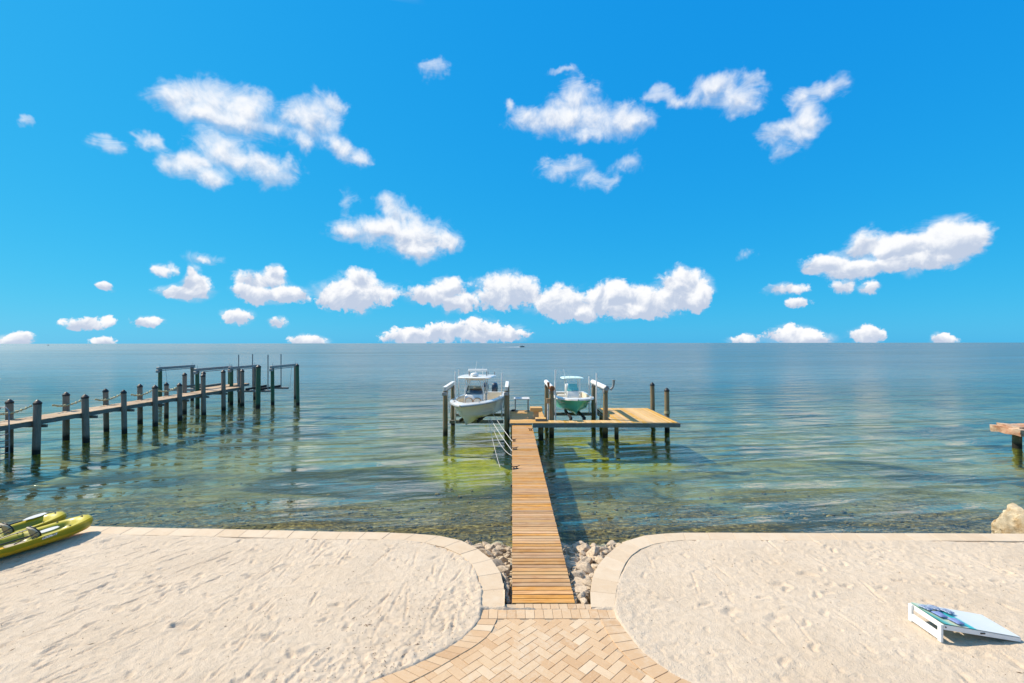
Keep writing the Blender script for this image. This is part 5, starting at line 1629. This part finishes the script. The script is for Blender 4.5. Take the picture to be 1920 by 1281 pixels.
# ------------------------------------------------------------------ kayaks
def kayak(name, label, bow, ang, rz_tilt=0.0):
    """bow: world position of the tip; local -y points to the bow"""
    L, Wd = 3.9, 0.80
    loc = (bow[0] - math.sin(ang) * L / 2, bow[1] + math.cos(ang) * L / 2, bow[2])
    t_ = thing(name, label, 'kayak', loc, ang)
    t_.rotation_euler = (rz_tilt, 0, ang)
    N, Mx = 54, 22
    rings = []
    for i in range(N + 1):
        s = -1 + 2 * i / N                                           # -1 bow .. 1 stern
        a = abs(s)
        hw = max(0.03, Wd / 2 * max(0.0, 1 - a ** 3.8) ** 0.52)
        zk = 0.02 + 0.10 * max(0, (a - 0.60) / 0.40) ** 2 + 0.10 * max(0, (a - 0.93) / 0.07) ** 2.4
        zg = 0.31 + 0.10 * a ** 2.2 - 0.10 * max(0, (a - 0.92) / 0.08) ** 2.2
        ring = []
        for j in range(12):                                          # under side, from one gunwale to the other
            u = -1 + 2 * j / 11
            zc_ = zk + (zg - 0.03 - zk) * abs(u) ** 2.6
            ring.append((hw * u * (1.0 if abs(u) > 0.99 else 1.02), s * L / 2, zc_))
        ring.append((hw * 1.02, s * L / 2, zg))
        for j in range(1, Mx):                                       # deck with wells
            u = 1 - 2 * j / Mx
            y_ = s * L / 2
            zd = zg + 0.045 * (1 - u * u) * (0.35 + 0.65 * a)
            well = 0.0
            for (c0, hl, hwid, dep) in ((-1.22, 0.34, 0.60, 0.17), (-0.42, 0.42, 0.68, 0.18), (0.72, 0.46, 0.68, 0.18), (1.45, 0.22, 0.5, 0.09)):
                e = max(((y_ - c0) / hl) ** 4, 0) + (u / hwid) ** 4
                well = max(well, dep / (1 + e ** 2.2))
            ring.append((hw * u, y_, zd - well * min(1, hw / 0.3)))
        ring.append((-hw * 1.02, s * L / 2, zg))
        rings.append(ring)
    hull = part('hull', MB().loft(rings), MT['kayak'], t_, smooth=50, world=False)
    for y_ in (-0.88, 0.20):
        bk = MB()
        rg = []
        for (off, g) in ((0.0, 0.92), (0.02, 1.0), (0.045, 1.0), (0.06, 0.92)):
            rg.append([(0.20 * g * math.copysign(abs(math.cos(a)) ** 0.7, math.cos(a)), y_ + off + 0.10 * (0.5 + 0.5 * math.sin(a)) + 0.04 * math.cos(a) ** 2 * -1, 0.36 + 0.15 * g * math.copysign(abs(math.sin(a)) ** 0.8, math.sin(a))) for a in [2 * math.pi * j / 20 for j in range(20)]])
        bk.loft(rg)
        b = part('seat_back', bk, MT['cushion_k'], t_, smooth=50, world=False)
        rim = [(0.205 * math.cos(a), y_ - 0.005 + 0.10 * (0.5 + 0.5 * math.sin(a)) - 0.04 * math.cos(a) ** 2, 0.36 + 0.155 * math.sin(a)) for a in [2 * math.pi * j / 24 for j in range(25)]]
        part('seat_trim', MB().tube(rim, 0.014, 6), MT['black'], b, smooth=60, world=False)
        part('seat_pan', MB().box(0, y_ + 0.32, 0.165, 0.40, 0.36, 0.05), MT['cushion_k'], t_, 0.02, world=False)
        for sg in (-1, 1):
            part('strap', MB().tube([(sg * 0.19, y_ + 0.05, 0.40), (sg * 0.30, y_ + 0.30, 0.36), (sg * 0.35, y_ + 0.50, 0.32)], 0.012, 5), MT['black'], t_, world=False)
    for (y_, sg) in ((-1.38, 1), (-1.38, -1), (-0.72, 1), (-0.72, -1), (0.3, 1), (0.3, -1)):
        w_ = Wd / 2 * (1 - abs(y_ / (L / 2)) ** 3.8) ** 0.52
        part('pad_eye', MB().tube([(sg * (w_ - 0.06), y_ - 0.05, 0.33), (sg * (w_ - 0.05), y_, 0.37), (sg * (w_ - 0.06), y_ + 0.05, 0.33)], 0.012, 6), MT['black'], t_, smooth=60, world=False)
    part('bow_handle', MB().tube([(-0.06, -1.72, 0.40), (0, -1.74, 0.44), (0.06, -1.72, 0.40)], 0.014, 6), MT['black'], t_, smooth=60, world=False)
    # pale maker's plate on the side facing the camera
    for sg in (-1,):
        pl = MB()
        rows = []
        for j in range(7):
            y_ = -1.10 + j * 0.045
            w_ = Wd / 2 * (1 - abs(y_ / (L / 2)) ** 3.8) ** 0.52
            zg = 0.31 + 0.10 * abs(y_ / (L / 2)) ** 2.2
            rows.append([(sg * (w_ * 1.02 + 0.006), y_ - 0.008, zg - 0.012), (sg * (w_ * 1.005 + 0.008), y_ + 0.008, zg - 0.062)])
        pl.loft(rows, closed=False, caps=False)
        part('name_decal', pl, MT['decal'], t_, world=False)
    return t_


MT['cushion_k'] = m_plain('tan_kayak_seat', (0.42, 0.35, 0.25), 0.7, 0.15, 12, bumpd=0.004)
MT['grey_pad'] = m_plain('grey_pad', (0.55, 0.55, 0.53), 0.6, 0.1, 8)


def m_decal():
    m, k = new_mat('silver_decal')
    o = k.obj()
    s_ = k.noise(k.vmath('MULTIPLY', o, (1, 40, 60)), 1.0, 2, 0.5)
    finish(k, k.mix(k.mapr(s_, 0.52, 0.56), (0.72, 0.72, 0.68), (0.12, 0.13, 0.10)), 0.4)
    return m


MT['decal'] = m_decal()
KA = math.pi - math.asin(0.40)
kayak('kayak', 'yellow green two seat kayak lying nearer the camera on the left beach', (-10.72, 11.85, 0.035), KA)
kayak('kayak', 'yellow green two seat kayak lying on the far side of the other one', (-11.62, 12.08, 0.035), KA + 0.03)


def paddle(name, label, c, ang, tilt, length=2.1, z=0.40):
    t_ = thing(name, label, 'paddle', c, ang)
    t_.rotation_euler = (tilt, 0, ang)
    part('shaft', MB().tube([(0, -length * 0.36, 0), (0, length * 0.36, 0)], 0.016, 8), MT['black'], t_, smooth=60, world=False)
    for sg in (-1, 1):
        rg = []
        for u, w_ in ((0.0, 0.018), (0.12, 0.05), (0.35, 0.095), (0.65, 0.105), (0.88, 0.085), (1.0, 0.04)):
            y_ = sg * (length * 0.35 + u * 0.50)
            rg.append([(-w_, y_, 0.006 + 0.02 * u), (0, y_, 0.018), (w_, y_, 0.006 + 0.02 * u), (w_, y_, -0.004 + .02 * u), (0, y_, -0.008), (-w_, y_, -0.004 + .02 * u)])
        part('blade', MB().loft(rg), MT['grey_pad'], t_, smooth=50, world=False)


paddle('kayak_paddle', 'black shafted paddle lying along the side of the nearer kayak', (-11.35, 10.05, 0.36), KA + 0.10, 0.0)
paddle('kayak_paddle', 'paddle with broad pale grey blades lying across the far kayak', (-12.25, 10.75, 0.42), KA + 0.22, 0.0)

# ------------------------------------------------------------------ cornhole board and bags
def m_board():
    m, k = new_mat('wave_print_board')
    o = k.obj()
    x, y, z = k.sep(o)
    n_ = k.noise(o, 3.0, 4, 0.55, dist=0.5)
    u = k.math('ADD', k.math('MULTIPLY_ADD', y, 0.26, x), k.math('MULTIPLY', k.math('SUBTRACT', n_, 0.5), 0.16))
    col = k.ramp(k.mapr(u, -0.12, 1.22), [(0.03, (0.07, 0.16, 0.09)), (0.10, (0.11, 0.25, 0.17)), (0.15, (0.06, 0.38, 0.36)), (0.21, (0.36, 0.55, 0.40)), (0.28, (0.62, 0.64, 0.47)), (0.38, (0.60, 0.63, 0.50)), (0.42, (0.03, 0.40, 0.42)), (0.49, (0.05, 0.46, 0.47)), (0.53, (0.66, 0.67, 0.63)), (0.9, (0.72, 0.72, 0.68))])
    finish(k, col, 0.35, spec=0.4)
    return m


MT['board'] = m_board()
CX, CY, BW, BL = 6.88, 7.40, 0.62, 1.23
zg = 0.012
HI, LO = 0.305, 0.085
cb = thing('cornhole_board', 'white framed cornhole board with teal and white wave print on the right sand', 'cornhole board', (CX, CY, zg))
hole_x, hole_y, hr = 0.25, BW / 2, 0.077
zt = lambda x: HI + (LO - HI) * x / BL
# top panel with a real round hole
mb = MB()
ringo, ringi = [], []
NH = 32
for j in range(NH):
    a = 2 * math.pi * j / NH
    ca, sa = math.cos(a), math.sin(a)
    f = 1 / max(abs(ca) / 0.2, abs(sa) / 0.2)
    ringo.append((hole_x + ca * f, hole_y + sa * f)); ringi.append((hole_x + ca * hr, hole_y + sa * hr))
for zo in (0.0, -0.012):
    b = len(mb.v)
    mb.v += [(x_, y_, zt(x_) + zo) for x_, y_ in ringo] + [(x_, y_, zt(x_) + zo) for x_, y_ in ringi]
    for j in range(NH):
        q = (b + j, b + (j + 1) % NH, b + NH + (j + 1) % NH, b + NH + j)
        mb.f.append(q if zo == 0 else q[::-1])
    for (x0, x1, y0, y1) in ((0, 0.05, 0, BW), (0.05, 0.45, 0, hole_y - 0.2), (0.05, 0.45, hole_y + 0.2, BW), (0.45, BL, 0, BW)):
        q = [(x0, y0), (x1, y0), (x1, y1), (x0, y1)]
        b2 = len(mb.v)
        mb.v += [(x_, y_, zt(x_) + zo) for x_, y_ in q]
        f_ = (b2, b2 + 1, b2 + 2, b2 + 3)
        mb.f.append(f_ if zo == 0 else f_[::-1])
me = bpy.data.meshes.new('top_panel'); me.from_pydata(mb.v, [], mb.f)
part('top_panel', me, MT['board'], cb, world=False)
fr_h = 0.085
for y_ in (0.012, BW - 0.012):
    part('side_rail', MB().add([(0.0, y_ - 0.012, zt(0) - 0.013), (BL, y_ - 0.012, zt(BL) - 0.013), (BL, y_ - 0.012, zt(BL) - 0.075), (0.0, y_ - 0.012, zt(0) - fr_h - .01),
                                (0.0, y_ + 0.012, zt(0) - 0.013), (BL, y_ + 0.012, zt(BL) - 0.013), (BL, y_ + 0.012, zt(BL) - 0.075), (0.0, y_ + 0.012, zt(0) - fr_h - .01)],
                               [(0, 1, 2, 3), (7, 6, 5, 4), (0, 4, 5, 1), (1, 5, 6, 2), (2, 6, 7, 3), (3, 7, 4, 0)]), MT['white_paint'], cb, world=False)
part('end_rail', MB().box(0.012, BW / 2, HI - 0.06, 0.024, BW - 0.05, 0.085), MT['white_paint'], cb, world=False)
part('end_rail', MB().box(BL - 0.012, BW / 2, LO - 0.045, 0.024, BW - 0.05, 0.06), MT['white_paint'], cb, world=False)
for y_ in (0.035, BW - 0.035):
    part('leg', MB().box(-0.022, y_, 0.143, 0.04, 0.066, 0.288), MT['white_paint'], cb, 0.004, world=False)
part('leg_brace', MB().box(-0.022, BW / 2, 0.082, 0.032, BW - 0.14, 0.115), MT['white_paint'], cb, world=False)
part('side_bolt', MB().box(0.62, -0.003, zt(0.62) - 0.045, 0.075, 0.008, 0.022), MT['black'], cb, world=False)
part('leg_bolt', MB().tube([(0.03, -0.008, zt(0.03) - 0.05), (0.03, 0.002, zt(0.03) - 0.05)], 0.011, 10), MT['black'], cb, world=False)


def m_bag(name, c0, c1):
    m, k = new_mat(name)
    o = k.obj()
    v = k.noise(o, 22, 4, 0.6, dist=2.0)
    finish(k, k.mix(k.mapr(v, 0.46, 0.54), c0, c1), 0.85, k.bump(k.noise(o, 120, 2), 0.3, 0.002))
    return m


MT['bag_a'] = m_bag('blue_leaf_print_canvas', (0.10, 0.15, 0.27), (0.42, 0.48, 0.56))
MT['bag_b'] = m_bag('periwinkle_canvas', (0.17, 0.22, 0.42), (0.22, 0.28, 0.50))


def bag_mesh(seed):
    rnd = random.Random(seed)
    n = 12
    mb = MB()
    for sgn in (1, -1):
        rows = []
        for i in range(n + 1):
            row = []
            for j in range(n + 1):
                u, v = -1 + 2 * i / n, -1 + 2 * j / n
                puff = ((1 - u ** 4) * (1 - v ** 4)) ** 0.5
                w_ = 0.078 * (1 - 0.08 * (1 - abs(v)) ** 2 * (abs(u) > .8))
                zz = sgn * 0.019 * puff + 0.005 * math.sin(u * 3 + seed) * math.cos(v * 2.6 + seed) * puff
                row.append((u * w_, v * w_, zz + 0.021))
            rows.append(row)
        mb.loft(rows, closed=False, caps=False)
    return mb.mesh('bean_bag', 0, 60)


slope = math.atan2(HI - LO, BL)
for i_, (bx0, by0, rz, mk, lab, up_) in enumerate(((0.10, 0.44, 0.5, 'bag_a', 'blue leaf print bean bag at the back left corner of the board', 0), (0.17, 0.26, 0.2, 'bag_b', 'plain blue bean bag left of the board hole', 0),
                                            (0.28, 0.49, 0.9, 'bag_a', 'blue leaf print bean bag in the middle of the back three on the board', 0.0), (0.46, 0.44, 0.45, 'bag_a', 'blue leaf print bean bag nearest the white end of the board', 0.0),
                                            (0.30, 0.11, 0.25, 'bag_b', 'plain blue bean bag near the front edge of the board', 0))):
    me = bag_mesh(i_ + 1)
    o = link('bean_bag', me, None, (CX + bx0, CY + by0, zg + zt(bx0) + 0.002 + up_), MT[mk])
    o.rotation_euler = (0, slope, rz)
    o.scale = (1.05, 1.05, 1.15)
    tag(o, lab, 'bean bag', 'bean bags on the cornhole board')

# ------------------------------------------------------------------ far boats and drifting bits
def far_boat(label, loc, rz, L):
    t_ = thing('motor_boat', label, 'boat', loc, rz)
    rg = []
    for i in range(11):
        s = i / 10
        w_ = 0.16 * L * max(0.02, 1 - max(0, (s - 0.4) / 0.6) ** 2)
        y_ = -L / 2 + s * L
        rg.append([(-w_ * 0.6, y_, -0.1), (-w_, y_, 0.9 + 0.5 * s), (w_, y_, 0.9 + 0.5 * s), (w_ * 0.6, y_, -0.1)])
    part('hull', MB().loft(rg), MT['navy'], t_, smooth=40, world=False)
    part('cabin', MB().loft([[(-0.9, -1.2, 1.0), (0.9, -1.2, 1.0), (0.9, 1.6, 1.0), (-0.9, 1.6, 1.0)], [(-0.8, -1.0, 2.0), (0.8, -1.0, 2.0), (0.8, 1.0, 2.0), (-0.8, 1.0, 2.0)]]), MT['gel'], t_, world=False)
    part('top', MB().box(0, -0.2, 2.95, 2.2, 3.0, 0.15), MT['black'], t_, 0.03, world=False)
    for sx_ in (-0.9, 0.9):
        for sy_ in (-1.4, 1.0):
            part('top_leg', MB().tube([(sx_, sy_, 1.0), (sx_, sy_, 2.9)], 0.05, 6), MT['galv'], t_, world=False)


far_boat('small dark motor boat speeding right near the horizon, behind the landing', (14.0, 660, WATER_Z), R(-90), 7.5)
far_boat('tiny motor boat on the horizon above the left jetty', (-1480, 1480, WATER_Z), R(70), 9.0)


def m_foam():
    m, k = new_mat('foam')
    o = k.obj()
    f_ = k.noise(o, 0.8, 5, 0.7)
    d_ = k.node('ShaderNodeBsdfDiffuse'); k.put(d_.inputs[0], (0.8, 0.82, 0.83))
    t_ = k.node('ShaderNodeBsdfTransparent')
    s_ = k.node('ShaderNodeMixShader'); k.put(s_.inputs[0], k.mapr(f_, 0.3, 0.55)); k.l.new(t_.outputs[0], s_.inputs[1]); k.l.new(d_.outputs[0], s_.inputs[2])
    oo = k.node('ShaderNodeOutputMaterial'); k.l.new(s_.outputs[0], oo.inputs[0])
    return m


MT['foam'] = m_foam()
mb = MB()
for (xa, xb, yy, w_) in ((-30, 11, 660, 2.0), (-6, 11, 659, 3.4)):
    n = 24
    rows = []
    for i in range(n + 1):
        u = i / n
        ww = w_ * (0.3 + 0.7 * u) * random.uniform(0.7, 1.2)
        zz = WATER_Z + 0.03 + 0.42 * u * u
        rows.append([(xa + (xb - xa) * u, yy - ww, WATER_Z + 0.02), (xa + (xb - xa) * u, yy, zz), (xa + (xb - xa) * u, yy + ww, WATER_Z + 0.02)])
    mb.loft(rows, closed=False, caps=False)
o = link('boat_wake', mb.mesh('boat_wake'), None, None, MT['foam'])
tag(o, 'white foam wake trailing behind the far motor boat', 'wake', kind='stuff')

MT['dryleaf'] = m_plain('dry_brown_leaf', (0.16, 0.09, 0.04), 0.8, 0.4, 9)
dw = MB()
dw.loft([[(-0.16 + 0.32 * i / 8, 0.055 * math.sin(math.pi * i / 8) * q + 0.02 * math.sin(i), 0.015 + 0.035 * math.sin(math.pi * i / 8) * (1 - abs(q))) for q in (-1, -0.4, 0, 0.4, 1)] for i in range(9)], closed=False, caps=False)
o = link('floating_leaf', dw.mesh('floating_leaf', 0, 60), None, (-14.1, 24.4, WATER_Z + 0.01), MT['dryleaf'])
o.rotation_euler = (0.1, 0, 0.5)
tag(o, 'curled brown leaf floating on the water right of the jetty', 'leaf')

# leaf bits and twigs scattered over the sand: nobody could count them
mb = MB()
for i in range(900):
    x = random.uniform(-12.5, 13); yb_ = random.uniform(6.3, 11.1)
    if i < 420:
        x = -0.7 - abs(random.gauss(0, 1.6)); yb_ = 6.3 + abs(random.gauss(0, 1.4))
    if inside(np.array([[x]]), np.array([[yb_]]), path_poly)[0, 0]: continue
    if -0.7 < x < 2.0 and yb_ > 8: continue
    z_ = sand_z(x, yb_) + 0.003
    l_, w_ = random.uniform(0.005, 0.016), random.uniform(0.003, 0.008)
    if random.random() < 0.05: l_ = random.uniform(0.03, 0.06)
    a = random.uniform(0, 6.28); ca, sa = math.cos(a), math.sin(a)
    pts = [(-l_, 0, 0.002), (0, -w_, 0.006), (l_, 0, 0.003), (0, w_, 0.008), (0, 0, -0.003)]
    mb.add([(x + p[0] * ca - p[1] * sa, yb_ + p[0] * sa + p[1] * ca, z_ + p[2]) for p in pts], [(0, 1, 3), (1, 2, 3), (0, 4, 1), (1, 4, 2), (2, 4, 3), (3, 4, 0)])
me = bpy.data.meshes.new('leaf_litter'); me.from_pydata(mb.v, [], mb.f)
o = link('leaf_litter', me, mat=MT['dryleaf'])
tag(o, 'tiny dry leaf bits and seeds scattered over the sand', 'litter', kind='stuff')
